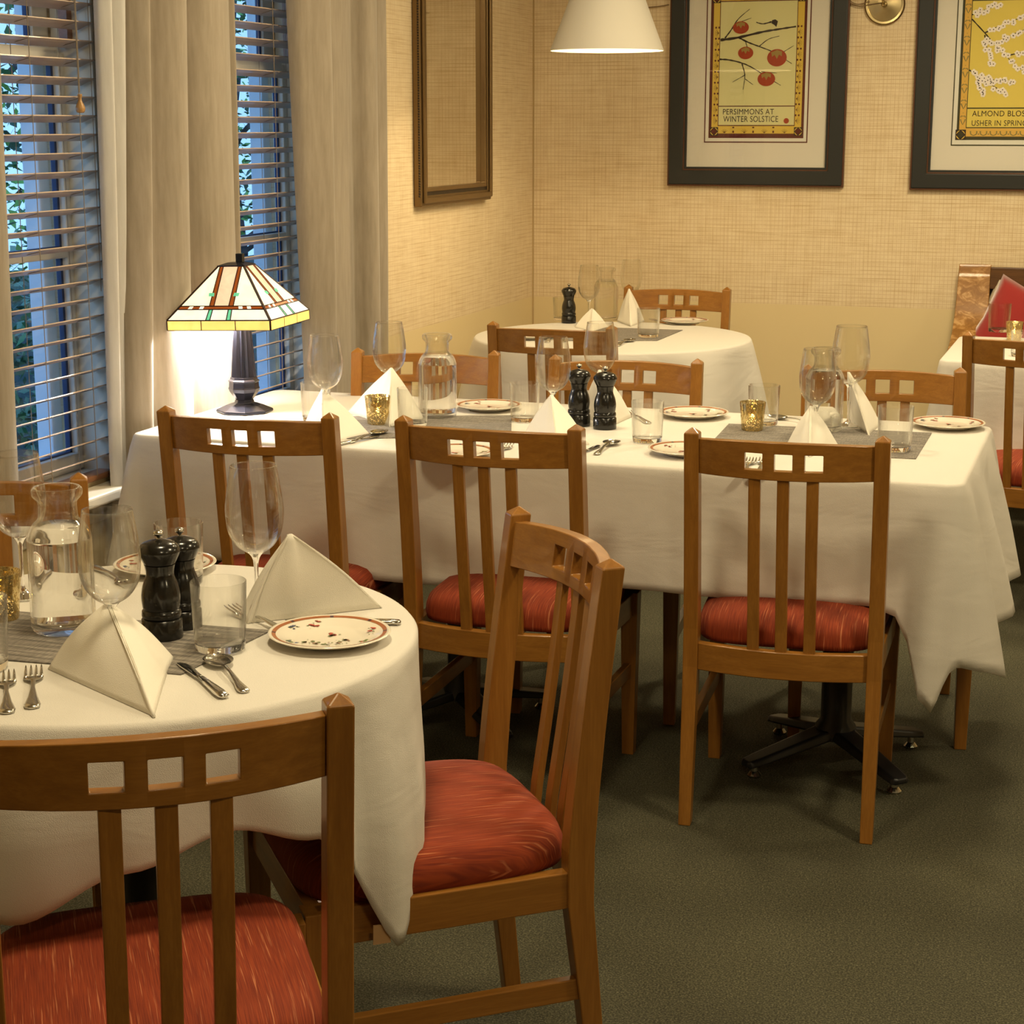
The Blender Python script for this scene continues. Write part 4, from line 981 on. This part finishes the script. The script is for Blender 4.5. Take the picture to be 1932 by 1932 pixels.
def make_plate():
    t = thing('bread_plate', '', 'plate'); bm = new_bm()
    lathe(bm, [(0, .0025), (.050, .0025), (.052, 0), (.056, .0), (.058, .003), (.075, .008), (.091, .0125), (.0935, .0145), (.0925, .0158), (.090, .0155), (.074, .0115), (.060, .0070), (.052, .0055), (0, .0052)], 64); autos(obj('dish', bm, china, t), 60)
    bm = new_bm(); rnd = random.Random(2)
    def up(r_, a, dz=.0004): return (r_ * cos(a), r_ * sin(a), (.0115 + (r_ - .074) / .016 * .004 if r_ > .074 else (.0070 + (r_ - .06) / .014 * .0045 if r_ > .06 else .0055)) + dz)
    n = 96
    for i in range(n):
        a0, a1 = 2 * pi * i / n, 2 * pi * (i + 1) / n; q = [bm.verts.new(up(r_, a)) for r_, a in ((.0815, a0), (.0875, a0), (.0875, a1), (.0815, a1))]
        bm.faces.new(q).material_index = 0 if i % 12 else 1
    obj('border_band', bm, None, t, mats=[mat('brick_band', (.36, .12, .04), .3), mat('band_dot', (.06, .02, .03), .3)])
    bm = new_bm()
    def blob(r_, a, s, mi, n=7):
        c = Vector(up(r_, a, .0008)); vs = [bm.verts.new(c + Vector((s * cos(2 * pi * k / n) * rnd.uniform(.7, 1.2), s * sin(2 * pi * k / n) * rnd.uniform(.7, 1.2), 0))) for k in range(n)]; bm.faces.new(vs).material_index = mi
    for (r0, a0, cols) in ((.066, 2.5, (0, 0, 3, 2)), (.066, 1.95, (1, 1, 2)), (.066, .35, (1, 1, 2, 3)), (.040, -1.5, (2, 3, 4, 2)), (.036, -.9, (4, 3, 2)), (.040, -2.2, (2, 4)), (.066, -.6, (1, 2)), (.066, 3.7, (0, 2, 1)), (.012, 1.2, (1, 2))):
        for k in range(9): blob(max(.004, r0 + rnd.uniform(-.008, .008)), a0 + rnd.uniform(-.011, .011) / max(.03, r0) , rnd.uniform(.0018, .0042), rnd.choice(cols))
        for k in range(6): blob(max(.004, r0 + rnd.uniform(-.012, .010)), a0 + rnd.uniform(-.02, .02) / max(.03, r0), .0013, 2)
    obj('floral_decoration', bm, None, t, mats=[mat('blue_flower', (.05, .08, .20), .3), mat('red_flower', (.48, .06, .04), .3), mat('green_leaf', (.14, .18, .06), .3), mat('white_flower', (.75, .72, .66), .3), mat('brown_stem', (.25, .12, .05), .3)])
    return t
def strip(bm, pts, xoff=0, n=6):
    """pts: (y, half width, z, half thickness[, x])"""
    rs = []
    for p in pts:
        y, w, z, th = p[:4]; x = xoff + (p[4] if len(p) > 4 else 0)
        rs.append([(x - w, y, z), (x - w * .7, y, z + th), (x + w * .7, y, z + th), (x + w, y, z), (x + w * .7, y, z - th), (x - w * .7, y, z - th)])
    rings(bm, rs)
def make_fork():
    bm = new_bm()
    strip(bm, [(-.090, .004, .0022, .0016), (-.086, .0100, .0022, .002), (-.075, .0115, .0024, .002), (-.045, .0068, .0040, .002), (-.01, .0032, .0070, .0018), (.028, .0035, .0060, .0015), (.036, .0085, .0045, .0012), (.042, .0125, .0038, .0012), (.053, .0142, .0032, .0012)])
    for k in range(4):
        x = -.0111 + k * .0074; strip(bm, [(.050, .0032, .0032, .0012, x), (.062, .0024, .0035, .001, x), (.085, .0018, .0065, .0009, x), (.094, .0006, .0090, .0005, x)])
    return obj('fork', bm, steel, None, True)
def make_knife():
    bm = new_bm()
    strip(bm, [(-.100, .004, .0035, .002), (-.096, .0085, .004, .003), (-.08, .0095, .004, .0035), (-.03, .0065, .004, .0032), (-.002, .0050, .004, .003)]); t = obj('knife', bm, steel)
    for p in t.data.polygons: p.use_smooth = True
    bm = new_bm(); strip(bm, [(-.002, .0045, .004, .0012), (.01, .0062, .004, .0012), (.06, .0085, .0035, .0011), (.078, .0080, .003, .001), (.088, .0035, .003, .0007, -.003)]); obj('blade', bm, mat('dark_reflective_blade', (.42, .41, .38), .1, 1), t, True)
    return t
def make_spoon():
    bm = new_bm()
    strip(bm, [(-.085, .004, .002, .0014), (-.081, .0085, .0022, .0018), (-.07, .0092, .0026, .0018), (-.04, .0052, .005, .0018), (-.005, .0030, .0085, .0017), (.026, .0032, .0082, .0016), (.036, .004, .0068, .0014)])
    rows = []
    for i in range(13):
        u = i / 12; y = .034 + .062 * u; w = .0215 * sqrt(max(0, 1 - (2 * u - 1) ** 2)) * (1 + .12 * (2 * u - 1)) + .0006
        row = []
        for k in range(9):
            s = k / 8 * 2 - 1; dep = .0065 * (1 - s * s) * sqrt(max(0, 1 - (2 * u - 1) ** 2)); row.append((s * w, y, .0085 - dep))
        rows.append(row)
    vs = [[bm.verts.new(p) for p in r_] for r_ in rows]; lo = [[bm.verts.new((p[0] * .96, p[1], p[2] - .0012)) for p in r_] for r_ in rows]
    for i in range(12):
        for k in range(8): bm.faces.new((vs[i][k], vs[i][k + 1], vs[i + 1][k + 1], vs[i + 1][k])); bm.faces.new((lo[i][k], lo[i + 1][k], lo[i + 1][k + 1], lo[i][k + 1]))
        for k in (0, 8): bm.faces.new((vs[i][k], vs[i + 1][k], lo[i + 1][k], lo[i][k]))
    return obj('spoon', bm, steel, None, True)
def make_votive():
    t = thing('votive_candle', '', 'candle holder'); bm = new_bm()
    lathe(bm, [(0, .008), (.024, .008), (.0305, .070), (.0318, .071), (.0325, .070), (.0265, .002), (.0255, 0), (0, 0)], 36); autos(obj('gold_glass', bm, gold_m, t), 50)
    bm = new_bm(); lathe(bm, [(0, .009), (.019, .009), (.019, .024), (0, .024)], 24); obj('tealight', bm, wax_m, t)
    bm = new_bm(); lathe(bm, smooth_prof([(0, .025), (.0035, .030), (.003, .036), (0, .044)], 3), 10); obj('flame', bm, flame_m, t, True)
    return t

MK = dict(wine_glass=make_glass, tumbler=make_tumbler, water_carafe=make_carafe, pepper_mill=make_mill, bread_plate=make_plate, fork=make_fork, knife=make_knife, spoon=make_spoon, votive_candle=make_votive)
CATS = dict(fork='fork', knife='knife', spoon='spoon')
GROUPS = dict(wine_glass='wine glasses on the set tables', tumbler='water tumblers on the set tables', water_carafe='filled water carafes', pepper_mill='black pepper and salt mills', bread_plate='floral bread plates', fork='forks on the set tables', knife='knives on the set tables', spoon='spoons on the set tables', votive_candle='gold votive candles')
PROTO = {}
def put(kind, xy, label, rot=0, scale=1.0, dz=.0008):
    loc = (xy[0], xy[1], TZ + dz)
    if kind not in PROTO:
        o = MK[kind](); PROTO[kind] = o; o.location = loc; o.rotation_euler = (0, 0, rot); o['label'] = label
    else: o = dup(PROTO[kind], loc, rot, label)
    if kind in CATS: o['category'] = CATS[kind]
    o.scale = (scale,) * 3 if not isinstance(scale, tuple) else scale
    o['group'] = GROUPS[kind]; return o
def cutl(kind, c, label, dz=.0008):
    # c = (x, y, angle deg, length)
    return put(kind, (c[0], c[1]), label, radians(c[2]), 1.0, dz)

RUN = .0022
# ---- runners ----
def runner(pts, label, dz=0):
    bm = new_bm(); cx = sum(p[0] for p in pts) / 4; cy = sum(p[1] for p in pts) / 4; th = .0016
    a = [bm.verts.new((p[0] - cx, p[1] - cy, 0)) for p in pts]; b = [bm.verts.new((p[0] - cx, p[1] - cy, th)) for p in pts]
    bm.faces.new(a[::-1]); bm.faces.new(b)
    for i in range(4): bm.faces.new((a[i], a[(i + 1) % 4], b[(i + 1) % 4], b[i]))
    o = obj('table_runner', bm, runner_m); o.location = (cx, cy, TZ + .0006); tag(o, label, 'table runner', 'grey woven table runners'); return o
p1, p2 = (-1.2679, 2.2284), (-1.2477, 2.4820)
dv = Vector((p1[0] - p2[0], p1[1] - p2[1])); q = Vector((-1.5616 - p1[0], 2.2071 - p1[1])); q = q.normalized() * .72
runner([(p1[0] + q.x, p1[1] + q.y), p1, p2, (p2[0] + q.x, p2[1] + q.y)], 'grey woven runner under the carafe and mills on the near round table')
runner([(-1.8659, 4.1547), (-1.4755, 4.3298), (-1.5842, 4.6487), (-2.0054, 4.4859)], 'grey woven runner at the lamp end of the long table')
runner([(-0.9611, 4.3006), (-0.4534, 4.3364), (-0.4570, 4.7282), (-0.9870, 4.7001)], 'grey woven runner at the right end of the long table')
runner([(-1.9737, 6.3706), (-1.6388, 6.4846), (-1.6322, 6.8591), (-2.0025, 6.8523)], 'grey woven runner on the far round table')

# ---- near round table ----
put('water_carafe', (-1.5619, 2.3815), 'water carafe on the near round table', 0, (1.02, 1.02, 1.07), RUN + .0002)
put('wine_glass', (-1.7420, 2.5390), 'wine glass at the left edge of the near table, in front of the window chair', 0, 1.06, RUN + .0002)
put('wine_glass', (-1.3752, 2.2223), 'wine glass rising behind the standing napkin beside the near carafe', 0, 1.03, RUN + .0002)
put('wine_glass', (-1.3142, 2.5663), 'wine glass on the near table in front of the napkin beside the floral plate', 0, 1.07)
put('votive_candle', (-1.6934, 2.4030), 'gold votive candle cut by the left photo edge on the near table', 0, 1.1, RUN + .0002)
put('tumbler', (-1.5615, 2.1589), 'tumbler almost wholly outside the left photo edge on the near table', 0, 1.05)
put('tumbler', (-1.2740, 2.3610), 'tumbler in front of the two near mills, beside the spoon', 0, 1.03, RUN + .0002)
put('tumbler', (-1.5369, 2.7124), 'tumbler behind the two near mills', 0, 1.03)
put('pepper_mill', (-1.3910, 2.3918), 'front one of the two black mills on the near table', .3, 1.06, RUN + .0002)
put('pepper_mill', (-1.3903, 2.4562), 'back one of the two black mills on the near table', 1.3, 1.0, RUN + .0002)
put('bread_plate', (-1.1378, 2.4623), 'floral plate nearest the camera on the near round table', .35, 1.02)
put('bread_plate', (-1.6067, 2.7821), 'floral plate at the back of the near round table, seen through the wine glass', 1.2, .98)
cutl('fork', (-1.4316, 2.0971, 32.6449, 0.2896), 'four-tined fork lying left of the standing napkin on the near table')
cutl('fork', (-1.4540, 2.0659, 34.4495, 0.2548), 'fork at the left photo edge beside the other near fork')
cutl('knife', (-1.2288, 2.2142, 47.8221, 0.2174), 'butter knife right of the near standing napkin')
cutl('spoon', (-1.1965, 2.2429, 42.0170, 0.2123), 'spoon right of the near butter knife')
cutl('fork', (-1.2834, 2.5134, 57.5089, 0.2215), 'fork with its tines under the tumbler and its handle under the near plate', .0045)
cutl('knife', (-1.1651, 2.5610, -257.6480, 0.1406), 'knife whose handle end shows behind the near floral plate')
cutl('fork', (-1.6698, 2.7037, -126.7522, 0.1020), 'fork at the back left of the near table, seen through the wine glass')

# ---- napkins ----
def napkin(apex, rim, label, bulge=.010, groove=None):
    """folded napkin standing as a tent: apex point and the closed outline it stands on"""
    ap = Vector(apex); bm = new_bm(); R_ = cr3([(p[0], p[1], 0) for p in rim] + [(rim[0][0], rim[0][1], 0)], 8)[:-1]; n = len(R_)
    ctr = Vector((sum(p[0] for p in R_) / n, sum(p[1] for p in R_) / n, 0))
    base = Vector((ctr.x, ctr.y, TZ + .001)); apl = ap - base; lv = []
    K = 14
    for k in range(K + 1):
        v = k / K; row = []
        for i, p in enumerate(R_):
            b = Vector((p[0] - base.x, p[1] - base.y, (.0 if k == K else 0)))
            d = Vector((p[0] - ctr.x, p[1] - ctr.y, 0)); d.normalize()
            q = apl.lerp(b, v) + d * bulge * sin(pi * v) + d * .0035 * (1 - v)
            q.z += .0022 * sin(i * 2 * pi / n * 3 + v * 3) * sin(pi * v)
            row.append(q)
        lv.append(row)
    vs = [[bm.verts.new(p) for p in r_] for r_ in lv]
    for a, b in zip(vs[:-1], vs[1:]):
        for i in range(n): j = (i + 1) % n; bm.faces.new((a[i], a[j], b[j], b[i]))
    bm.faces.new(vs[0])
    o = obj('folded_napkin', bm, napkin_m, None, True); o.location = base
    so = o.modifiers.new('thick', 'SOLIDIFY'); so.thickness = .0025; so.offset = -1
    return tag(o, label, 'napkin', 'standing folded napkins')
def rimf(Lp, F, Rp, back=.35, cusp=.5):
    """outline: left foot, front fold (two close lips with a groove), right foot, hollow back"""
    Lp, F, Rp = Vector(Lp), Vector(F), Vector(Rp); m = (Lp + Rp) / 2; c = (Lp + F + Rp) / 3
    g = F + (c - F) * .10; d1 = (Lp - F).normalized() * .011; d2 = (Rp - F).normalized() * .011
    bk = m + (c - m) * back
    return [tuple(Lp), tuple(Lp.lerp(F, .33)), tuple(Lp.lerp(F, .68)), tuple(F + d1), tuple(F + (F - c).normalized() * .003), tuple(g + (d1 + d2) * .12), tuple(F + d2 * 1.1 + (F - c).normalized() * .001), tuple(F.lerp(Rp, .4)), tuple(F.lerp(Rp, .72)), tuple(Rp), tuple(Rp.lerp(bk, .5)), tuple(bk), tuple(bk.lerp(Lp, .5))]
napkin((-1.3821, 2.2234, 0.8861), rimf((-1.4684, 2.1906), (-1.2098, 2.0475), (-1.3262, 2.3076)), 'cream napkin folded to a standing cone beside the forks, nearest the camera')
napkin((-1.2444, 2.5529, 0.9277), rimf((-1.3327, 2.5326), (-1.3010, 2.5097), (-1.1356, 2.6691), -.5), 'wide cream napkin standing behind the near floral plate', .006)
napkin((-1.9998, 4.3159, 0.8844), rimf((-2.0244, 4.2385), (-1.8819, 4.0668), (-1.8376, 4.2495), .1), 'napkin on the long table beside the lamp, left of the gold votive', .004)
napkin((-1.8916, 4.5312, 0.9198), rimf((-2.0357, 4.5543), (-1.8269, 4.3594), (-1.7922, 4.5199), .1), 'bright white napkin standing left of the carafe on the long table', .004)
napkin((-1.3834, 4.3759, 0.8912), rimf((-1.4535, 4.3630), (-1.3099, 4.1976), (-1.2524, 4.2811), .1), 'napkin left of the two mills, behind the middle chair back', .004)
napkin((-1.3375, 4.6622, 0.9213), rimf((-1.3949, 4.7034), (-1.2751, 4.5472), (-1.2655, 4.7377), .1), 'napkin standing behind the two mills of the long table', .010)
napkin((-0.7303, 4.4649, 0.8818), rimf((-0.7841, 4.4406), (-0.6987, 4.2826), (-0.6548, 4.4524), .1), 'napkin in front of the right carafe, partly behind the right chair back', .003)
napkin((-0.6894, 4.8078, 0.9251), rimf((-0.6939, 4.8653), (-0.6052, 4.6346), (-0.6013, 4.8314), .1), 'tall napkin right of the right carafe on the long table', .008)
napkin((-0.7437, 4.7709, 0.8379), rimf((-0.7557, 4.7605), (-0.7061, 4.6696), (-0.7035, 4.7782), .1), 'small napkin lying folded behind the front one at the right carafe', .006)
napkin((-2.0289, 6.9553, 0.8488), rimf((-2.0641, 6.8313), (-1.9512, 6.6922), (-1.9369, 6.8746), .1), 'napkin beside the pepper mill on the far round table', .003)
napkin((-1.9309, 7.1583, 0.9129), rimf((-1.9632, 7.0943), (-1.8584, 6.9215), (-1.8568, 7.1305), .1), 'taller napkin beneath the wine glass on the far round table', .006)

# ---- long table ----
put('tumbler', (-2.0584, 4.4007), 'tumbler nearest the lamp on the long table', 0, 1.0)
put('wine_glass', (-1.9851, 4.3055), 'wine glass left of all on the long table, beside the lamp', 0, 1.06)
put('wine_glass', (-1.9446, 4.6460), 'wine glass rising above the bright white napkin', 0, 1.06)
put('votive_candle', (-1.8764, 4.3973), 'gold votive candle at the lamp end of the long table', .5, 1.06, RUN + .0002)
put('tumbler', (-1.7684, 4.3793), 'tumbler in front of the carafe at the lamp end', 0, 1.0, RUN + .0002)
put('water_carafe', (-1.7698, 4.5661), 'water carafe in front of the pale lit chair', 0, 1.06)
put('bread_plate', (-1.6816, 4.7355), 'floral plate right of the carafe at the lamp end', .4, 1.0)
cutl('spoon', (-1.8170, 4.1814, -6.3792, 0.1935), 'spoon at the lamp end of the long table', .0012)
cutl('knife', (-1.8204, 4.1293, -17.1926, 0.1350), 'knife under the spoon at the lamp end of the long table')
put('tumbler', (-1.5210, 4.5743), 'tumbler left of the napkin and the two mills', 0, 1.0)
put('wine_glass', (-1.4072, 4.4664), 'wine glass left of the two mills on the long table', 0, 1.05)
put('pepper_mill', (-1.3622, 4.5540), 'left one of the two black mills on the long table', .8, 1.02)
put('pepper_mill', (-1.2824, 4.5267), 'right one of the two black mills on the long table', .2, 1.02)
put('wine_glass', (-1.3916, 4.8547), 'wine glass behind the two mills of the long table', 0, 1.05)
put('tumbler', (-1.1250, 4.3654), 'tumbler right of the two mills on the long table', 0, 1.0)
put('bread_plate', (-1.1043, 4.7926), 'floral plate at the middle of the far side of the long table', .8, 1.02)
put('bread_plate', (-0.9896, 4.2290), 'floral plate partly behind the left post of the right chair', 2.2, 1.02)
cutl('spoon', (-1.1959, 4.2236, 1.3391, 0.2335), 'spoon right of the middle chair on the long table', .0012)
cutl('knife', (-1.2278, 4.1737, -5.0944, 0.2397), 'knife beside the spoon right of the middle chair')
cutl('fork', (-1.2405, 4.7094, 33.7346, 0.1875), 'fork peeking out beside the napkin behind the right mill')
put('bread_plate', (-1.5101, 4.0214), 'floral plate seen through the holes of the middle chair', 1.0, .98)
cutl('fork', (-1.4208, 4.1007, 8.0789, 0.2372), 'fork seen through the right hole of the middle chair')
put('votive_candle', (-0.9074, 4.6187), 'lit gold votive candle at the right end of the long table', 1.0, 1.05, RUN + .0002)
put('tumbler', (-0.8963, 4.7126), 'tumbler behind the lit votive at the right end', 0, 1.02, RUN + .0002)
cutl('spoon', (-0.8215, 4.7939, 61.8608, 0.0970), 'spoon on the far side of the right runner', .0012)
put('wine_glass', (-0.7161, 4.4637), 'wine glass in front of the right carafe', 0, 1.03, RUN + .0002)
put('water_carafe', (-0.7311, 4.6788), 'water carafe at the right end of the long table', 0, 1.0, RUN + .0002)
put('wine_glass', (-0.6807, 4.7768), 'wine glass behind the right carafe', 0, 1.14, RUN + .0002)
put('tumbler', (-0.5163, 4.4287), 'tumbler at the right post of the right chair', 0, 1.06, RUN + .0002)
put('bread_plate', (-0.4269, 4.8360), 'floral plate at the right end of the long table', .2, 1.04)
cutl('fork', (-0.8117, 4.0950, 6.0336, 0.2317), 'fork seen through the left hole of the right chair')
cutl('fork', (-0.7824, 4.1050, 6.2393, 0.2315), 'second fork seen through the holes of the right chair')

# ---- far round table ----
put('pepper_mill', (-2.1317, 6.9732), 'black mill on the far round table', .4, .98)
put('tumbler', (-2.1881, 7.0608), 'tumbler behind the black mill on the far round table', 0, .9)
put('wine_glass', (-2.0378, 6.9425), 'wine glass beside the mill on the far round table', 0, 1.02)
put('water_carafe', (-2.0173, 7.1189), 'water carafe on the far round table', 0, 1.0)
put('wine_glass', (-1.9533, 7.2727), 'wine glass above the tall napkin on the far round table', 0, 1.02)
put('tumbler', (-1.6962, 6.5728), 'tumbler on the runner of the far round table', 0, 1.05, RUN + .0002)
put('bread_plate', (-1.6826, 7.1051), 'floral plate at the right of the far round table', .9, 1.02)
put('bread_plate', (-2.1025, 6.4163), 'floral plate seen through the left hole of the far chair', 1.5, 1.02)
cutl('fork', (-2.0294, 6.3908, 13.2067, 0.3061), 'fork seen through the middle hole of the far chair')
cutl('fork', (-1.9752, 6.4092, 13.4697, 0.3060), 'fork seen through the right hole of the far chair')
cutl('spoon', (-1.7310, 6.3595, -1.5009, 0.2610), 'spoon in front of the far table tumbler', .0012)
cutl('knife', (-1.7552, 6.3418, -8.3557, 0.2195), 'knife in front of the far table runner')
cutl('fork', (-1.7706, 7.0964, 45.8018, 0.0895), 'fork left of the far table floral plate')

# ---- bench table ----
put('tumbler', (-0.4621, 7.1992), 'tumbler on the bench table before the red cushion', 0, 1.05)
put('votive_candle', (-0.3877, 6.9283), 'lit gold votive on the bench table at the right photo edge', 0, .98)
put('tumbler', (-0.3365, 6.4488), 'tumbler seen through the hole of the right-edge chair', 0, .85)
for k, (x, y) in enumerate([(-0.9074, 4.6187), (-0.3877, 6.9283), (-1.8764, 4.3973)]):
    lamp('candle_glow', 'POINT', (x, y, TZ + .045), (.10, .12, .02)[k], (1, .74, .40), .006)

# ---------------- stained glass lamp ----------------
lx, ly = (-2.3143, 4.4795)
r = thing('stained_glass_lamp', 'lit table lamp with a square stained glass shade on the long table', 'table lamp', (lx, ly, TZ + .0008), radians(5))
def octo(bm, prof, n=8, rot=pi / 8, flute=0):
    rings(bm, [[(q * cos(rot + 2 * pi * i / n), q * sin(rot + 2 * pi * i / n), z) for i in range(n)] for q, z in prof])
bm = new_bm(); octo(bm, [(.078, 0), (.080, .004), (.078, .008), (.050, .020), (.028, .026), (.026, .034)]); bevel(obj('foot', bm, base_metal, r), .0015)
bm = new_bm(); octo(bm, [(.024, .034), (.040, .056), (.044, .066), (.042, .070), (.041, .084), (.044, .087), (.038, .092), (.037, .098)]); bevel(obj('lower_collar', bm, base_metal, r), .001)
bm = new_bm(); rs = []
for z, q in ((.098, .035), (.17, .030), (.25, .0235), (.285, .0215)):
    rs.append([((q * (1 if i % 2 else .76)) * cos(2 * pi * i / 24), (q * (1 if i % 2 else .76)) * sin(2 * pi * i / 24), z) for i in range(24)])
rings(bm, rs); obj('fluted_column', bm, base_metal, r)
bm = new_bm(); octo(bm, [(.022, .283), (.027, .287), (.027, .293), (.022, .297), (.022, .31), (.012, .32), (.008, .325), (.008, .41)]); bevel(obj('upper_collar', bm, base_metal, r), .001)
SH = thing('shade', '', ''); del SH['label']; del SH['category']; SH.parent = r; SH.location = (.0, .0, 0)
SH.rotation_euler = (radians(0), radians(-1.6), 0)
zt, zb, zs = .405, .268, .243; ht, hb = .036, .148
hs = {}
def face_pts(k):
    """returns function (u, v)->point on the k-th sloping face"""
    R3 = Matrix.Rotation(k * pi / 2, 3, 'Z')
    def f(u, v, off=0):
        h = ht + (hb - ht) * v; z = zt + (zb - zt) * v
        p = Vector(((2 * u - 1) * h, -h - off, z + off * .6)); return R3 @ p
    def sk(u, v, off=0):
        p = Vector(((2 * u - 1) * hb, -hb - off, zb + (zs - zb) * v)); return R3 @ p
    return f, sk
def quadp(key, f, q, th=.0025):
    bm = FB; mi = GK.index(key)
    a = [bm.verts.new(f(u, v, 0)) for u, v in q]; b = [bm.verts.new(f(u, v, th)) for u, v in q]
    bm.faces.new(a[::-1]).material_index = mi; bm.faces.new(b).material_index = mi
    for i in range(4): bm.faces.new((a[i], a[(i + 1) % 4], b[(i + 1) % 4], b[i])).material_index = mi
GK = ('cream', 'pink', 'brown', 'green', 'opal', 'amber'); GM = [g_cream, g_pink, g_brown, g_green, g_opal, g_amber]; ld = new_bm()
for k in range(4):
    f, sk = face_pts(k); FB = new_bm()
    V = .74; e = .0
    l0, l1, r1, r0 = (.06, .20), (.355, .41), (.59, .645), (.80, .94)   # strip edges (top pair -> bottom pair)
    quadp('cream', f, [(0, 0), (.06, 0), (.355, V), (0, V)]); quadp('cream', f, [(.94, 0), (1, 0), (1, V), (.645, V)])
    quadp('brown', f, [(.06, 0), (.20, 0), (.41, V), (.355, V)]); quadp('brown', f, [(.80, 0), (.94, 0), (.645, V), (.59, V)])
    quadp('pink', f, [(.20, 0), (.80, 0), (.59, V), (.41, V)])
    for u0, u1, ub0, ub1 in ((.06, .20, .355, .41), (.80, .94, .59, .645)):
        t0, t1 = .50 / V * V, .56
        mixu = lambda a, b, v: a + (b - a) * v / V
        quadp('green', lambda u, v, off=0: f(u, v, off + .0012), [(mixu(u0, ub0, .50), .50), (mixu(u1, ub1, .50), .50), (mixu(u1, ub1, .56), .56), (mixu(u0, ub0, .56), .56)])
    quadp('brown', f, [(0, V), (1, V), (1, .80), (0, .80)])
    for u in (.12, .25, .71, .81): quadp('opal', lambda a, b, off=0: f(a, b, off + .0012), [(u, V + .006), (u + .045, V + .006), (u + .045, .794), (u, .794)])
    quadp('opal', f, [(0, .80), (.37, .80), (.38, 1), (0, 1)]); quadp('opal', f, [(.41, .80), (.59, .80), (.58, 1), (.42, 1)]); quadp('opal', f, [(.63, .80), (1, .80), (1, 1), (.62, 1)])
    quadp('green', f, [(.37, .80), (.41, .80), (.42, 1), (.38, 1)]); quadp('green', f, [(.59, .80), (.63, .80), (.62, 1), (.58, 1)])
    for a in range(3): quadp('amber', sk, [(a / 3, 0), (a / 3 + .333, 0), (a / 3 + .333, 1), (a / 3, 1)])
    obj('shade_side', FB, None, SH, mats=GM)
    W_ = .0019
    lines = [((0, 0), (0, 1)), ((1, 0), (1, 1)), ((.06, 0), (.355, V)), ((.20, 0), (.41, V)), ((.80, 0), (.59, V)), ((.94, 0), (.645, V)), ((0, V), (1, V)), ((0, .80), (1, .80)), ((0, 1), (1, 1)), ((.37, .8), (.38, 1)), ((.41, .8), (.42, 1)), ((.59, .8), (.58, 1)), ((.63, .8), (.62, 1))]
    for (a, b) in lines: tube(ld, [f(*a, .0022), f(*b, .0022)], W_ if a[0] not in (0, 1) or b[0] not in (0, 1) or a[0] != b[0] else .0024, 5)
    for a in (0, 1 / 3, 2 / 3, 1): tube(ld, [sk(a, 0, .002), sk(a, 1, .002)], .0015, 5)
    tube(ld, [sk(0, 1, .001), sk(1, 1, .001)], .0018, 5)
obj('lead_lines', ld, lead_m, SH)
bm = new_bm(); rings(bm, [[(s * a, t_ * a, z) for s, t_ in ((-1, -1), (1, -1), (1, 1), (-1, 1))] for a, z in ((.040, zt - .003), (.040, zt + .003), (.018, zt + .010))]); obj('cap', bm, base_metal, SH)
bm = new_bm(); box(bm, -.0095, .0095, -.0095, .0095, zt + .010, zt + .033); bevel(obj('finial', bm, black_iron, r), .001)
bm = new_bm(); lathe(bm, smooth_prof([(0, .385), (.02, .375), (.028, .35), (.02, .325), (.012, .315), (0, .315)]), 18); o = obj('bulb', bm, bulb_m, r, True); o.location = (0, -.0, 0); o.scale = (.8, .8, .8); o.location = (0, 0, .065)
lamp('lamp_light', 'POINT', (-.02, -.02, .27), 24, (1, .95, .90), .02, parent=r)
